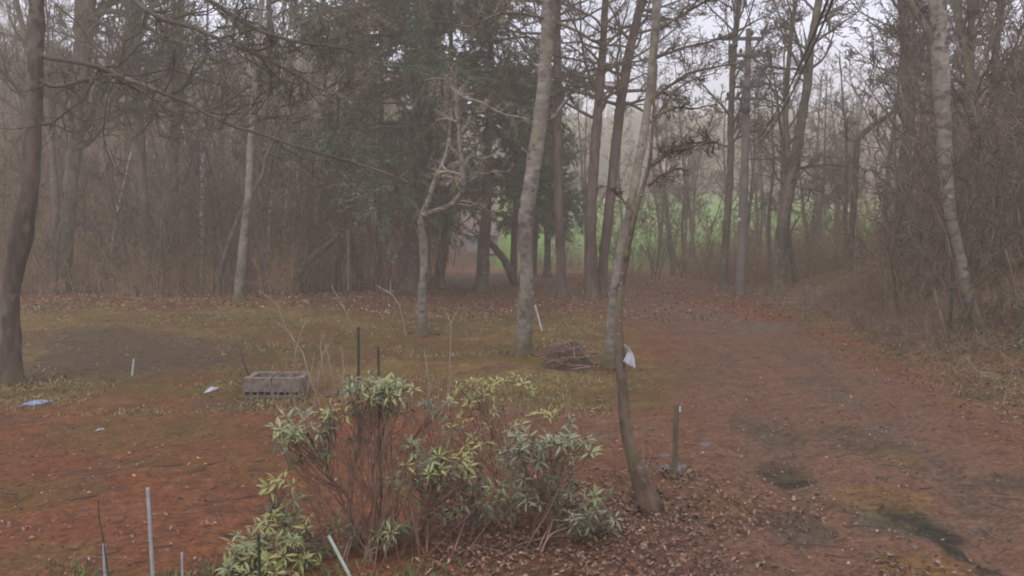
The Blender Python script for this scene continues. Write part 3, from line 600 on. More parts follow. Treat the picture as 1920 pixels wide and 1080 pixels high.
# ------------------------------------------------------------------ background trees (copies of a few kinds)
def make_variant(seed, h, r, nb, blen, mat, t0, sides=7, wob=.12, stems=1, fill=(8, 6), ang=(30, 70)):
    rg = np.random.default_rng(seed); tr = MB(); cr_ = MB()
    for s in range(stems):
        n_ = 16; p = np.array([rg.normal() * .25 * (stems > 1), rg.normal() * .25 * (stems > 1), -.3]); dr = np.array([rg.normal() * .06 * (1 + 2 * (stems > 1)), rg.normal() * .06 * (1 + 2 * (stems > 1)), 1.]); pts = []
        for j in range(n_): pts.append(p.copy()); p = p + dr * h / (n_ - 1); dr[:2] += rg.normal(size=2) * wob * .3
        rr = r * np.linspace(1, .12, n_) ** .9 * (1 if s == 0 else .7); tr.tubes(np.array(pts), rr, sides)
        A, RA = sprout(np.array(pts), rr, nb, t0, .97, ang, 0, 8, .15, .09, .42, rg, .014, absl=blen); cr_.tubes(A, RA, 4)
        B_, RB = sprout(A, RA, fill[0], .2, 1, (25, 65), .45, 6, .18, .05, .6, rg, .012); cr_.tubes(B_, RB, 3)
        C_, RC = sprout(B_, RB, fill[1], .15, 1, (25, 65), .5, 4, .2, .03, .65, rg, .010); cr_.tubes(C_, RC, 3)
    return tr.mesh('trunk', mat), cr_.mesh('crown', 'twig')
VAR = {'tall': [make_variant(200 + i, 15, .17, 24, 3.2, 'wood_bark', .3) for i in range(4)],
       'slim': [make_variant(220 + i, 11, .07, 18, 2.0, 'dark_bark', .25, 6, .2, fill=(5, 4)) for i in range(4)],
       'birch': [make_variant(240 + i, 14, .085, 16, 2.0, 'white_birch_bark', .35, 6, .1, fill=(5, 4)) for i in range(2)],
       'multi': [make_variant(260 + i, 7, .045, 10, 1.7, 'twig', .15, 5, .3, 4, fill=(5, 4)) for i in range(3)]}
LAB = {('tall', 'l'): ('wood_tree', 'tall bare tree in the hazy wood behind the left clearing', 'tall bare trees of the left wood'),
       ('slim', 'l'): ('slender_tree', 'slender bare tree in the hazy wood behind the left clearing', 'slender bare trees of the left wood'),
       ('birch', 'l'): ('birch_tree', 'distant pale birch deep in the hazy left wood', 'distant pale birches of the left wood'),
       ('multi', 'l'): ('bare_sapling', 'bare many-stemmed sapling in the undergrowth behind the left clearing', 'many-stemmed saplings of the left wood'),
       ('tall', 'r'): ('wood_tree', 'tall bare tree of the wood beyond the bend in the road', 'tall bare trees beyond the road'),
       ('slim', 'r'): ('slender_tree', 'slender bare tree of the wood on and beyond the right bank', 'slender bare trees of the right wood'),
       ('birch', 'r'): ('birch_tree', 'distant thin birch beyond the road', 'distant birches beyond the road'),
       ('multi', 'r'): ('bare_sapling', 'bare many-stemmed sapling on the right bank and field edge', 'many-stemmed saplings of the right side')}
def place(kind, side, x, y, s, rg):
    tm, cm = VAR[kind][rg.integers(len(VAR[kind]))]; nm, lab, grp = LAB[(kind, side)]
    z = float(H(x, y)); o = thing(nm, (x, y, z), lab, 'tree' if kind != 'multi' else 'sapling', grp, rg.random() * 6.28)
    o.scale = (s, s, s * (.85 + .3 * rg.random())); o.rotation_euler = (rg.normal() * .05, rg.normal() * .05, rg.random() * 6.28)
    link('trunk', tm, o); link('crown', cm, o)
rg = np.random.default_rng(77)
def scatter(kind, side, n_, a0, a1, y0, y1, s0, s1, mind=1.0):
    done = []; tries = 0
    while len(done) < n_ and tries < n_ * 40:
        tries += 1; y = y0 * (y1 / y0) ** rg.random(); x = (a0 + (a1 - a0) * rg.random()) * y
        if side == 'r' and y < 38 and x < 4.9 + .125 * y + 1.2: continue
        if any((x - a) ** 2 + (y - b_) ** 2 < mind ** 2 for a, b_ in done): continue
        done.append((x, y)); place(kind, side, x, y, s0 + (s1 - s0) * rg.random(), rg)
scatter('tall', 'l', 46, -.72, -.16, 36, 110, .7, 1.15, 2.2)
scatter('slim', 'l', 50, -.72, -.24, 31, 60, .7, 1.2, 1.0)
scatter('slim', 'l', 24, -.40, -.10, 48, 75, .7, 1.2, 1.0)
scatter('birch', 'l', 16, -.5, -.16, 36, 60, .6, .95, 1.5)
scatter('multi', 'l', 40, -.68, -.2, 27.5, 48, .4, .9, 1.0)
scatter('slim', 'l', 10, -.2, .02, 46, 60, .5, .9, 1.5)
scatter('tall', 'r', 10, .03, .6, 50, 62, .5, .8, 3)
scatter('tall', 'r', 7, .27, .52, 31, 46, .6, .85, 3.5)
scatter('slim', 'r', 14, .04, .40, 50, 60, .5, .85, 1.5)
scatter('slim', 'r', 36, .44, .70, 17, 42, .55, .95, 1.0)
scatter('tall', 'r', 14, .42, .70, 26, 50, .6, .85, 2.2)
scatter('multi', 'r', 26, .42, .70, 15, 42, .4, .85, .8)
scatter('multi', 'r', 22, .12, .44, 40, 50, .4, .7, 1.0)
scatter('tall', 'r', 17, .08, .42, 44, 62, .6, .9, 2.0)
scatter('multi', 'r', 14, .06, .36, 49, 56, .35, .6, 1.0)

# ------------------------------------------------------------------ undergrowth masses
def thicket(name, label, cat, n_, fn, h0, h1, mat, seed, r=.008, lean=.22, tw=3, wig=.14):
    rg = np.random.default_rng(seed); x, y = fn(rg, n_); z = H(x, y); k = len(x); hh = (h0 + (h1 - h0) * rg.random(k) ** 1.6) * (.45 + .55 * sst(y, 12, 22))
    n5 = 6; d = rg.normal(size=(k, 3)) * lean; d[:, 2] = 1; pts = [np.stack([x, y, z - .05], 1)]
    for j in range(n5 - 1):
        d /= np.linalg.norm(d, axis=1, keepdims=True); pts.append(pts[-1] + d * (hh / (n5 - 1))[:, None]); d = d + rg.normal(size=d.shape) * wig
    Pn = np.stack(pts, 1); R = (r * (.6 + .8 * rg.random(k)))[:, None] * np.linspace(1, .4, n5)[None]
    mb = MB(); mb.tubes(Pn, R, 3)
    if tw:
        A, RA = sprout(Pn, R, tw, .25, .95, (20, 60), .5, 4, .2, .04, .7, rg, r * .4); mb.tubes(A, RA, 3)
    o = link(name, mb.mesh(name, mat)); tag(o, label, cat, None, 'stuff'); return o
def left_zone(rg, n_):
    y = 26.5 * (62 / 26.5) ** (rg.random(n_) ** 1.1); a = -.74 + .62 * rg.random(n_); x = a * y
    edge = 26.5 + 3 * (fbm(x, 0 * x, .25, 5, 2) - .3) + 19 * sst(a, -.27, -.19); k = (y > edge) & (rg.random(n_) < .12 + .88 * sst(fbm(x, y * .6, .35, 121, 3), .42, .56)); return x[k], y[k]
thicket('undergrowth', 'dense reddish-brown bare brush at the foot of the left wood', 'undergrowth', 9000, left_zone, .3, 2.4, 'brush_twig', 1, .010, lean=.4, wig=.26, tw=4)
def left_deep(rg, n_):
    y = 33 * (80 / 33) ** rg.random(n_); return (-.74 + .66 * rg.random(n_)) * y, y
thicket('pole_thicket', 'tall thin bare stems standing close together inside the left wood', 'thicket', 2700, left_deep, 3, 9, 'brush_twig', 12, .017, lean=.09, wig=.06, tw=5)
def right_zone(rg, n_):
    y = 9.5 * (42 / 9.5) ** rg.random(n_); toe = 5.2 + .125 * y; x = toe + 1.3 + 15 * rg.random(n_) ** 1.2
    k = (rg.random(n_) < .12 + .88 * sst(fbm(x, y, .45, 91, 3), .44, .56)) & (x / y < .85) & ((y < 22) | (rg.random(n_) < .18 + .82 * sst(x / y, .40, .50))) & ((y > 15) | (x > toe + 1.8) & (rg.random(n_) < .6)); return x[k], y[k]
thicket('undergrowth', 'tangled purple-brown bare brush covering the right bank', 'undergrowth', 11000, right_zone, .4, 3.0, 'bank_twig', 2, .007, lean=.4, wig=.22)
def right_deep(rg, n_):
    y = 20 * (46 / 20) ** rg.random(n_); a = .40 + .32 * rg.random(n_); k = (a * y > 7 + .125 * y) & (rg.random(n_) < .2 + .8 * sst(a, .42, .54)); return (a * y)[k], y[k]
thicket('pole_thicket', 'tall thin brown stems crowding the rising ground at the right', 'thicket', 1300, right_deep, 3, 7, 'bank_twig', 13, .013, lean=.16, wig=.1, tw=5)
def edge_zone(rg, n_):
    y = 49 + 8 * rg.random(n_); x = (-.22 + .62 * rg.random(n_)) * y; k = rg.random(n_) < sst(fbm(x, y, .4, 93, 3), .35, .55); return x[k], y[k]
thicket('undergrowth', 'thin straw-brown brush along the field edge beyond the conifers', 'undergrowth', 3200, edge_zone, .4, 1.9, 'brush_twig', 3, .010, lean=.3)
def bend_zone(rg, n_):
    y = 35 + 12 * rg.random(n_); a = .13 + .36 * rg.random(n_); x = a * y; k = (rg.random(n_) < .1 + .9 * sst(fbm(x, y, .5, 133, 3), .42, .58)) & (y > 35 + 9 * (1 - sst(a, .15, .3))); return x[k], y[k]
thicket('undergrowth', 'low brown brush between the bend in the road and the green meadow', 'undergrowth', 6500, bend_zone, .3, 3.0, 'brush_twig', 14, .009, lean=.35, wig=.2)
def bank_foot(rg, n_):
    y = 14 + 12 * rg.random(n_); x = 5.4 + .125 * y + 2.4 * rg.random(n_); return x, y
thicket('undergrowth', 'low dark twiggy heap at the foot of the right bank', 'undergrowth', 3000, bank_foot, .2, .9, 'bank_twig', 4, .007, lean=.9, wig=.35)
def evergreen_low(rg, n_):
    y = 9.5 + 7 * rg.random(n_); x = 5.2 + .125 * y + 1.2 + 4 * rg.random(n_); k = rg.random(n_) < sst(fbm(x, y, .6, 111, 3), .46, .6); return x[k], y[k]
rg = np.random.default_rng(31); x, y = evergreen_low(rg, 9000); k_ = len(x); hgt = .05 + .45 * rg.random(k_); a_ = rg.random(k_) * 6.28; dv = np.stack([np.cos(a_), np.sin(a_), .2 * rg.normal(size=k_) - .1], 1); sv = np.stack([-np.sin(a_), np.cos(a_), 0 * a_], 1)
c_ = np.stack([x, y, H(x, y) + hgt], 1); l_ = (.07 + .08 * rg.random(k_))[:, None]; mb = MB()
mb.add(np.stack([c_, c_ + dv * l_ * .5 + sv * l_ * .13, c_ + dv * l_ - [0, 0, .02], c_ + dv * l_ * .5 - sv * l_ * .13], 1).reshape(-1, 3), np.arange(4 * k_).reshape(-1, 4), np.repeat(np.array([0.12, 0.15, 0.06]) * (.5 + rg.random((k_, 1))), 4, 0))
tag(link('bank_foliage', mb.mesh('bank_foliage', 'brush_leaf', smooth=False)), 'low dark green leafy ground plants on the bank at the right edge', 'ground cover', None, 'stuff')
# far wooded hill: many small stems read as one mass
rg = np.random.default_rng(5); n_ = 9000
y = 145 * (238 / 145) ** rg.random(n_); x = (-.75 + 1.5 * rg.random(n_)) * y
y2 = 90 * (140 / 90) ** rg.random(5000); x2 = (-.75 + .62 * rg.random(5000)) * y2; x = np.concatenate([x, x2]); y = np.concatenate([y, y2]); z = H(x, y)
hh = 2.5 + 3.2 * rg.random(len(x)); d = rg.normal(size=(len(x), 3)) * .08; d[:, 2] = 1
Pn = np.stack([np.stack([x, y, z - .5], 1) + d * (hh * t_)[:, None] for t_ in (0, .5, 1)], 1); R = (.12 + .09 * rg.random(len(x)))[:, None] * np.array([[1, .7, .2]])
mb = MB(); mb.tubes(Pn, R, 3); A, RA = sprout(Pn, R, 5, .2, .95, (25, 60), .4, 3, .1, .05, .6, rg, .05); mb.tubes(A, RA, 3)
tag(link('distant_woods', mb.mesh('distant_woods', 'twig')), 'bare brown woods covering the hazy far hillsides', 'woods', None, 'stuff')

# ------------------------------------------------------------------ ground litter and grass
def leaf_quads(x, y, sz, col, rg, tilt=.35, lift=.012, asp=.55, curl=.25):
    k = len(x); z = H(x, y) + lift; a = rg.random(k) * 6.283; d = np.stack([np.cos(a), np.sin(a), rg.normal(size=k) * tilt], 1); s_ = np.stack([-np.sin(a), np.cos(a), rg.normal(size=k) * tilt], 1)
    c = np.stack([x, y, z + sz * .2], 1); L_ = sz[:, None]; up = np.array([0, 0, 1.]) * (curl * sz)[:, None]
    v = np.stack([c - d * L_ * .5, c + s_ * L_ * asp * .5 + up, c + d * L_ * .5, c - s_ * L_ * asp * .5 + up * .3], 1)
    return v.reshape(-1, 3), np.arange(4 * k).reshape(-1, 4), np.repeat(col, 4, 0)
rg = np.random.default_rng(9); mb = MB()
pal = np.array([(0.27, 0.15, 0.09), (0.20, 0.11, 0.075), (0.33, 0.20, 0.14), (0.14, 0.08, 0.055), (0.25, 0.12, 0.085), (0.30, 0.22, 0.14), (0.09, 0.055, 0.04)])
n_ = 26000; y = 6.5 * (26 / 6.5) ** rg.random(n_); x = 4.5 + .125 * y + 9 * rg.random(n_) ** 1.3 - .4 * rg.random(n_); k = (rg.random(n_) < .25 + .75 * sst(x - 4.5 - .125 * y, 0, 1.2))
x, y = x[k], y[k]; mb.add(*leaf_quads(x, y, .028 + .034 * rg.random(len(x)), pal[rg.integers(len(pal), size=len(x))] * (.5 + .6 * rg.random((len(x), 1))), rg))
n_ = 15000; y = 4.6 + 3.6 * rg.random(n_); x = -.6 + 4.0 * rg.random(n_); k = (rg.random(n_) < (1 - sst(y + .3 * x, 6.6, 8.6)) * sst(fbm(x, y, 1.2, 95, 3), .3, .6) * (1 - sst(x, 2.2, 3.4)))
x, y = x[k], y[k]; mb.add(*leaf_quads(x, y, .022 + .028 * rg.random(len(x)), pal[rg.integers(len(pal), size=len(x))] * (.45 + .6 * rg.random((len(x), 1))), rg))
n_ = 4200; y = 5 * (30 / 5) ** rg.random(n_); x = (-.62 + 1.1 * rg.random(n_)) * y
mb.add(*leaf_quads(x, y, .02 + .025 * rg.random(n_), pal[rg.integers(len(pal), size=n_)] * (.6 + .8 * rg.random((n_, 1))), rg))
n_ = 12000; y = 22 * (45 / 22) ** rg.random(n_); x = (-.65 + 1.0 * rg.random(n_)) * y
mb.add(*leaf_quads(x, y, .05 + .06 * rg.random(n_), pal[rg.integers(len(pal), size=n_)] * (.6 + .7 * rg.random((n_, 1))), rg))
tag(link('leaf_litter', mb.mesh('leaf_litter', 'litter', smooth=False)), 'fallen brown leaves strewn over yard, verge and bank', 'leaf litter', None, 'stuff')
# small sticks and pebbles
rg = np.random.default_rng(19); n_ = 1200; y = 4.8 * (34 / 4.8) ** rg.random(n_); x = (-.64 + 1.3 * rg.random(n_)) * y; a_ = rg.random(n_) * 6.28
L_ = (.03 + .16 * rg.random(n_) ** 2)[:, None]; d_ = np.stack([np.cos(a_), np.sin(a_), .08 * rg.normal(size=n_)], 1); c_ = np.stack([x, y, H(x, y) + .008], 1)
mb = MB(); mb.tubes(np.stack([c_ - d_ * L_, c_ + rg.normal(size=c_.shape) * L_ * .1 * [1, 1, .2], c_ + d_ * L_], 1), np.full((n_, 3), .0035) * (1 + y[:, None] / 25), 3)
tag(link('fallen_twigs', mb.mesh('fallen_twigs', 'twig')), 'small dead twigs scattered over the ground', 'twigs', None, 'stuff')
n_ = 3800; y = 4.8 * (26 / 4.8) ** rg.random(n_); x = road_x(y) + rg.normal(size=n_) * 1.4; x[:900] = (-.6 + .9 * rg.random(900)) * y[:900]; s_ = (.006 + .02 * rg.random(n_) ** 2)[:, None, None]
o8 = np.array([[1, 0, 0], [0, 1, 0], [-1, 0, 0], [0, -1, 0], [0, 0, .7], [0, 0, -.7]], float)[None] * (.7 + .6 * rg.random((n_, 6, 1))); v_ = o8 * s_ + np.stack([x, y, H(x, y)], 1)[:, None]
i_ = np.arange(n_)[:, None, None] * 6; f8 = np.array([[0, 1, 4, 4], [1, 2, 4, 4], [2, 3, 4, 4], [3, 0, 4, 4], [1, 0, 5, 5], [2, 1, 5, 5], [3, 2, 5, 5], [0, 3, 5, 5]])[None]
cc_ = np.array([0.11, 0.085, 0.065]) * (.4 + 1.2 * rg.random((n_, 1))); mb = MB(); mb.add(v_.reshape(-1, 3), (f8 + i_).reshape(-1, 4), np.repeat(cc_, 6, 0))
tag(link('gravel', mb.mesh('gravel', 'litter')), 'small stones and clods pressed into the dirt road', 'gravel', None, 'stuff')
def blades(x, y, h, col, rg, w=.004, lean=.5):
    k = len(x); z = H(x, y); a = rg.random(k) * 6.283; s_ = np.stack([np.cos(a), np.sin(a), 0 * a], 1) * w * (1 + y / 12)[:, None]
    t_ = rg.normal(size=(k, 3)) * lean; t_[:, 2] = 1; t_ /= np.linalg.norm(t_, axis=1, keepdims=True); b_ = np.stack([x, y, z - .01], 1)
    m_ = b_ + t_ * (h * .6)[:, None]; e = m_ + (t_ + rg.normal(size=(k, 3)) * .5 * lean - np.array([0, 0, .3])) * (h * .5)[:, None]
    v = np.stack([b_ - s_, b_ + s_, m_ + s_ * .7, m_ - s_ * .7, e], 1).reshape(-1, 3); i = np.arange(k)[:, None] * 5
    f = np.concatenate([i + np.array([[0, 1, 2, 3]]), i + np.array([[3, 2, 4, 4]])], 0); return v, f, np.repeat(col, 5, 0)
mb = MB(); gp = np.array([(0.25, 0.20, 0.09), (0.20, 0.165, 0.07), (0.15, 0.14, 0.05), (0.34, 0.28, 0.14), (0.17, 0.12, 0.06)])
n_ = 60000; y = 10.5 * (26 / 10.5) ** rg.random(n_); x = (-.66 + .78 * rg.random(n_)) * y; k = rg.random(n_) < sst(fbm(x, y, .9, 96, 4), .42, .62) * (1 - sst(x, 1.5, 3)) * (1 - .85 * poly_soft(x, y, wpoly([(30, 712), (30, 640), (250, 632), (440, 655), (460, 690), (300, 708)]), .6))
x, y = x[k], y[k]; mb.add(*blades(x, y, .03 + .05 * rg.random(len(x)), gp[rg.integers(5, size=len(x))] * (.7 + .6 * rg.random((len(x), 1))), rg, lean=.9))
n_ = 9000; y = 4.7 + 1.2 * rg.random(n_); x = -3.2 + 3.4 * rg.random(n_); k = rg.random(n_) < sst(fbm(x, y, 1.6, 97, 3), .45, .6) * (1 - sst(y, 5.2, 5.9))
x, y = x[k], y[k]; mb.add(*blades(x, y, .04 + .07 * rg.random(len(x)), np.array([0.12, 0.16, 0.05]) * (.6 + .8 * rg.random((len(x), 1))), rg, lean=.6))
n_ = 9000; y = 9 * (32 / 9) ** rg.random(n_); x = 4.8 + .125 * y + 6 * rg.random(n_); k = rg.random(n_) < sst(fbm(x, y, .7, 98, 3), .52, .66)
x, y = x[k], y[k]; mb.add(*blades(x, y, .05 + .09 * rg.random(len(x)), np.array([0.13, 0.14, 0.05]) * (.5 + .8 * rg.random((len(x), 1))), rg, lean=.8))
tag(link('grass', mb.mesh('grass', 'grass', smooth=False)), 'short dry and green grass tufts over the clearing and bank', 'grass', None, 'stuff')

# ------------------------------------------------------------------ utility pole
pb = G(1388, 553); pd = pb[1]
def PP(px, py, dd=0): return P(px, py, pd + dd)
pole = thing('utility_pole', tuple(pb), 'grey concrete utility pole with crossarms beside the bend in the road', 'utility pole')
mb = MB(); a = PP(1404, 54); L = np.array([[*(pb - [0, 0, .3]), .19], [*pb, .19], [*PP(1393, 400), .155], [*PP(1399, 230), .13], [*a, .10]]); Q = smooth_line(L, 24)
mb.tubes(Q[None, :, :3], Q[None, :, 3], 16, cap=True); part('pole', mb, 'pole_concrete', pole)
for (x0, y0, x1, y1, r) in ((1345, 76, 1432, 69, .07), (1366, 104, 1442, 104, .06), (1375, 163, 1425, 163, .05), (1361, 185, 1438, 185, .05)):
    p0 = PP(x0, y0, -.2); p1 = PP(x1, y1, -.2); mb = MB(); mb.box((p0 + p1) / 2, (np.linalg.norm(p1 - p0), .10, r * 1.6), rz=0, rx=0); arm = part('crossarm', mb, 'dark_metal', pole, smooth=False)
    for f in (.05, .3, .75, .96):
        q = p0 + (p1 - p0) * f + [0, 0, r]; ins = MB(); ins.tubes(np.array([q, q + [0, 0, .05], q + [0, 0, .08], q + [0, 0, .14], q + [0, 0, .18]]), np.array([.03, .05, .07, .055, .03]), 8, cap=True)
        io = link('insulator', ins.mesh('insulator', 'dark_metal'), arm); io.data.transform(Matrix.Translation(-Vector(pole.location)))
mb = MB(); q = PP(1398, 203, -.28); mb.tubes(np.array([q + [0, 0, -.16], q + [0, 0, -.14], q + [0, 0, .14], q + [0, 0, .16]]), np.array([.10, .17, .17, .08]), 14, cap=True); part('junction_can', mb, 'dark_metal', pole)
mb = MB(); q = PP(1375, 84, -.3); mb.tubes(np.array([q + [-.14, 0, -.05], q + [.14, 0, .02]]), np.array([.09, .07]), 8, cap=True); part('switch', mb, 'dark_metal', pole)
mb = MB(); q = PP(1386, 411, -.2); mb.box(q, (.10, .02, .12)); part('number_plate', mb, 'white_paint', pole, smooth=False)
mb = MB()
for i in range(14):
    z = 2.2 + i * .45; c = np.array([np.interp(z, Q[:, 2], Q[:, 0]), np.interp(z, Q[:, 2], Q[:, 1]), z]); s = 1 if i % 2 else -1
    mb.tubes(np.array([c, c + [s * .28, 0, 0]]), np.array([.011, .011]), 5)
part('step_bolts', mb, 'dark_metal', pole)
def cable(pts, r, label, name='service_cable', tw=0):
    L = smooth_line(np.array(pts), 40); mb = MB(); mb.tubes(L[None], np.full((1, 40), r), 6); o = L[0]
    solo(name, mb, 'dark_metal', tuple(o), label, 'cable', 'cables on the utility pole')
cable([PP(1404, 264, -.1), P(1425, 258, 25), P(1441, 233, 23), P(1474, 179, 20), P(1495, 132, 17), P(1522, 75, 14), P(1556, -10, 11)], .019, 'upper of two drooping cables running from the pole up to the right')
cable([PP(1404, 276, -.1), P(1428, 266, 25), P(1450, 235, 23), P(1481, 183, 20), P(1502, 138, 17), P(1529, 80, 14), P(1566, -10, 11)], .017, 'lower of two drooping cables running from the pole up to the right')
cable([PP(1402, 299), P(1462, 299, 31), P(1545, 290, 40), P(1700, 270, 60)], .025, 'nearly level wire leaving the pole to the right')
for i, (a0, b0) in enumerate(((1347, 72), (1440, 100))):
    cable([PP(a0, b0, -.2), P(a0 - 60, b0 + 8, 45), P(a0 - 130, b0 + 40, 80)], .02, ('thin line wire leaving the left end of the top crossarm', 'thin line wire leaving the right end of the second crossarm')[i], 'line_wire')

# ------------------------------------------------------------------ far white fence, building, house
fb = P(1070, 470, 58); fence = thing('white_fence', (fb[0], 58, float(H(fb[0], 58))), 'white pipe rail fence at the near edge of the green meadow', 'fence')
def fz(py): return P(1070, py, 58)[2]
xs = [P(v, 440, 58)[0] for v in (1000, 1036, 1086)]
for xx in xs:
    mb = MB(); z0 = float(H(xx, 58)); mb.tubes(np.array([[xx, 58, z0 - .2], [xx, 58, fz(411)]]), np.array([.06, .06]), 8, cap=True); part('fence_post', mb, 'white_paint', fence)
for py, r in ((413, .06), (418, .035), (457, .05), (465, .05)):
    mb = MB(); mb.tubes(np.array([[xs[0] - .3, 57.9, fz(py)], [xs[-1] + .2, 57.9, fz(py)]]), np.array([r, r]), 6, cap=True); part('rail', mb, 'white_paint', fence)
bx = P(905, 440, 62); gh = thing('garden_shed', (bx[0], 62, float(H(bx[0], 62))), 'pale low shed glimpsed between the conifer trunks beyond the fence', 'shed')
g0 = gh.location
mb = MB(); mb.box((g0.x, 62, g0.z + .65), (2.2, 1.8, 1.3)); part('wall', mb, 'galvanised', gh, smooth=False)
mb = MB(); mb.box((g0.x, 61.4, g0.z + 1.52), (2.5, 1.4, .08), rx=.35); mb.box((g0.x, 62.65, g0.z + 1.52), (2.5, 1.4, .08), rx=-.35); part('roof', mb, 'stone', gh, smooth=False)
def house(name, label, px, d, w_, h_, wallm, roofm, py=None):
    p = P(px, py or 440, d); z0 = float(H(p[0], d)); t = thing(name, (p[0], d, z0), label, 'house'); x = p[0]
    mb = MB(); mb.box((x, d, z0 + h_ / 2 - .5), (w_, w_ * .7, h_ + 1)); wl = part('wall', mb, wallm, t, smooth=False)
    mb = MB(); rw = w_ * .35; hx = w_ / 2 + .4; zt = z0 + h_; v = [(x - hx, d - rw - .4, zt), (x + hx, d - rw - .4, zt), (x + hx, d, zt + h_ * .55), (x - hx, d, zt + h_ * .55), (x + hx, d + rw + .4, zt), (x - hx, d + rw + .4, zt)]
    mb.add(v, [[0, 1, 2, 3], [3, 2, 4, 5], [0, 3, 5, 5], [1, 4, 2, 2], [0, 5, 4, 1]]); part('roof', mb, roofm, t, smooth=False)
    for k in range(3):
        mb = MB(); mb.box((x - w_ / 3 + k * w_ / 3, d - w_ * .35 - .03, z0 + h_ * .5), (w_ * .12, .08, h_ * .4)); part('window', mb, 'glass', t, smooth=False)
house('distant_house', 'distant house with a pinkish roof above the green meadow', 1262, 158, 4.6, 1.9, 'white_paint', 'pink_roof')
house('pink_house', 'pink-walled house half hidden behind the trunks left of the conifers', 612, 95, 3.4, 3.0, 'pink_wall', 'pink_roof')

# ------------------------------------------------------------------ rhododendrons
def leaf_mesh(name, mat):
    prof = np.array([.10, .55, .92, 1.0, .82, .42, .04]) * .5; n7 = 7; v = []; f = []
    for i in range(n7):
        s = i / (n7 - 1); z = .10 * s - .34 * s * s; w_ = prof[i] * .23
        v += [(s, -w_, z + w_ * .30), (s, 0, z), (s, w_, z + w_ * .30)]
    for i in range(n7 - 1):
        a = i * 3; f += [[a, a + 1, a + 4, a + 3], [a + 1, a + 2, a + 5, a + 4]]
    return np.array(v), np.array(f), MB().add(v, f).mesh(name, mat)
LV, LF, lm = leaf_mesh('leaf', 'leaf_green'); LM = {'g': lm, 'y': leaf_mesh('leaf', 'leaf_yellow')[2], 's': leaf_mesh('leaf', 'leaf_grey')[2], 'd': leaf_mesh('leaf', 'leaf_shade')[2]}
LMAT = {'g': 'leaf_green', 'y': 'leaf_yellow', 's': 'leaf_grey', 'd': 'leaf_shade'}
def rhodo(name, label, base_px, d, clusters, seed, llen=.11, stem_r=.0085, extra=0, stemmat='red_stem', maxparts=300, dens=1.75):
    rg = np.random.default_rng(seed); base = P(base_px[0], base_px[1], d); base[2] = float(H(base[0], base[1]))
    t = thing(name, tuple(base), label, 'shrub'); st = MB(); whorls = []
    for (px, py, rx, ry, n_, key, dd) in clusters:
        cd_ = d + dd; cpt = P(px, py, cd_); rx_, rz_ = rx * cd_ / F, ry * cd_ / F
        sb = base + rg.normal(size=3) * [.12, .12, 0]; mid = sb * .5 + cpt * .5 + np.array([(sb - cpt)[0] * .12, 0, .0]) + rg.normal(size=3) * .05
        S = smooth_line(np.array([sb - [0, 0, .05], sb * .8 + mid * .2, mid, cpt - [0, 0, rz_]]), 14); st.tubes(S[None], np.linspace(stem_r, stem_r * .5, 14)[None], 6)
        for i in range(int(n_ * dens)):
            o = rg.uniform(-1, 1, size=3) * [1.15, 1, .8]; o[2] -= .35 * o[0] ** 2; p = cpt + o * [rx_, min(rx_, .35), rz_]
            q0 = S[rg.integers(8, 13)]; tl = smooth_line(np.array([q0, (q0 + p) / 2 - [0, 0, .03] + rg.normal(size=3) * .02, p]), 7); st.tubes(tl[None], np.linspace(.0035, .0025, 7)[None], 4)
            kk = key if isinstance(key, str) and len(key) == 1 else key[rg.integers(len(key))]; whorls.append((p, kk, math.hypot(p[0], p[1])))
            if o[2] < -.1 and rg.random() < .6 and kk in 'gs': whorls[-1] = (p, 'd', whorls[-1][2])  # most low whorls swap to the dark leaf colour as painted shade
    for i in range(extra):
        sb = base + rg.normal(size=3) * [.22, .2, 0]; tp = sb + np.array([rg.normal() * .28, rg.normal() * .2, .5 + .75 * rg.random()]); m_ = (sb + tp) / 2 + rg.normal(size=3) * .05
        S = smooth_line(np.array([sb - [0, 0, .05], m_, tp]), 9); st.tubes(S[None], np.linspace(.004, .002, 9)[None], 4)
        A, RA = sprout(S, np.linspace(.004, .002, 9), 2, .4, .9, (12, 30), .45, 6, .08, .15, .8, rg, .0025); st.tubes(A, RA, 3)
    part('stem', st, stemmat, t)
    mats = []
    for (p, key, dist) in whorls:
        ax = rg.normal(size=3) * .5; ax[2] = 1; ax[1] -= .25; ax /= np.linalg.norm(ax); ref = np.cross(ax, [1, 0, .1]); ref /= np.linalg.norm(ref); r2 = np.cross(ax, ref)
        nl = rg.integers(7, 11); ph = rg.random() * 6.28; dr = rg.normal() * .15 + .15
        for i in range(nl):
            if rg.random() < .15: continue
            a = ph + i * 2 * math.pi / nl + rg.normal() * .25; e = dr + rg.normal() * .38; dv = (ref * math.cos(a) + r2 * math.sin(a)) * math.cos(e) + ax * math.sin(e); s_ = np.cross(ax, dv); s_ /= np.linalg.norm(s_); nz = np.cross(dv, s_)
            L_ = llen * .82 * (.45 + .7 * rg.random()); mats.append((np.array([dv * L_, s_ * L_, nz * L_]), p + dv * .012, key, dist))
    mats.sort(key=lambda q: q[3]); b0 = np.array(t.location)
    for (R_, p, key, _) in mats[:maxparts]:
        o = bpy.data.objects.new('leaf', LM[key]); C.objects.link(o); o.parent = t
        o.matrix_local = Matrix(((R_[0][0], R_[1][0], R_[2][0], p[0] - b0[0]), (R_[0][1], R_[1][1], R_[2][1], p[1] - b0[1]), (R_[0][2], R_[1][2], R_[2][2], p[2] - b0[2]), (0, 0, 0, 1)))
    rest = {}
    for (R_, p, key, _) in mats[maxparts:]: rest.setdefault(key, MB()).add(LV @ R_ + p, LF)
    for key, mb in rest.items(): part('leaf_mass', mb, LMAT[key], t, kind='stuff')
    return t
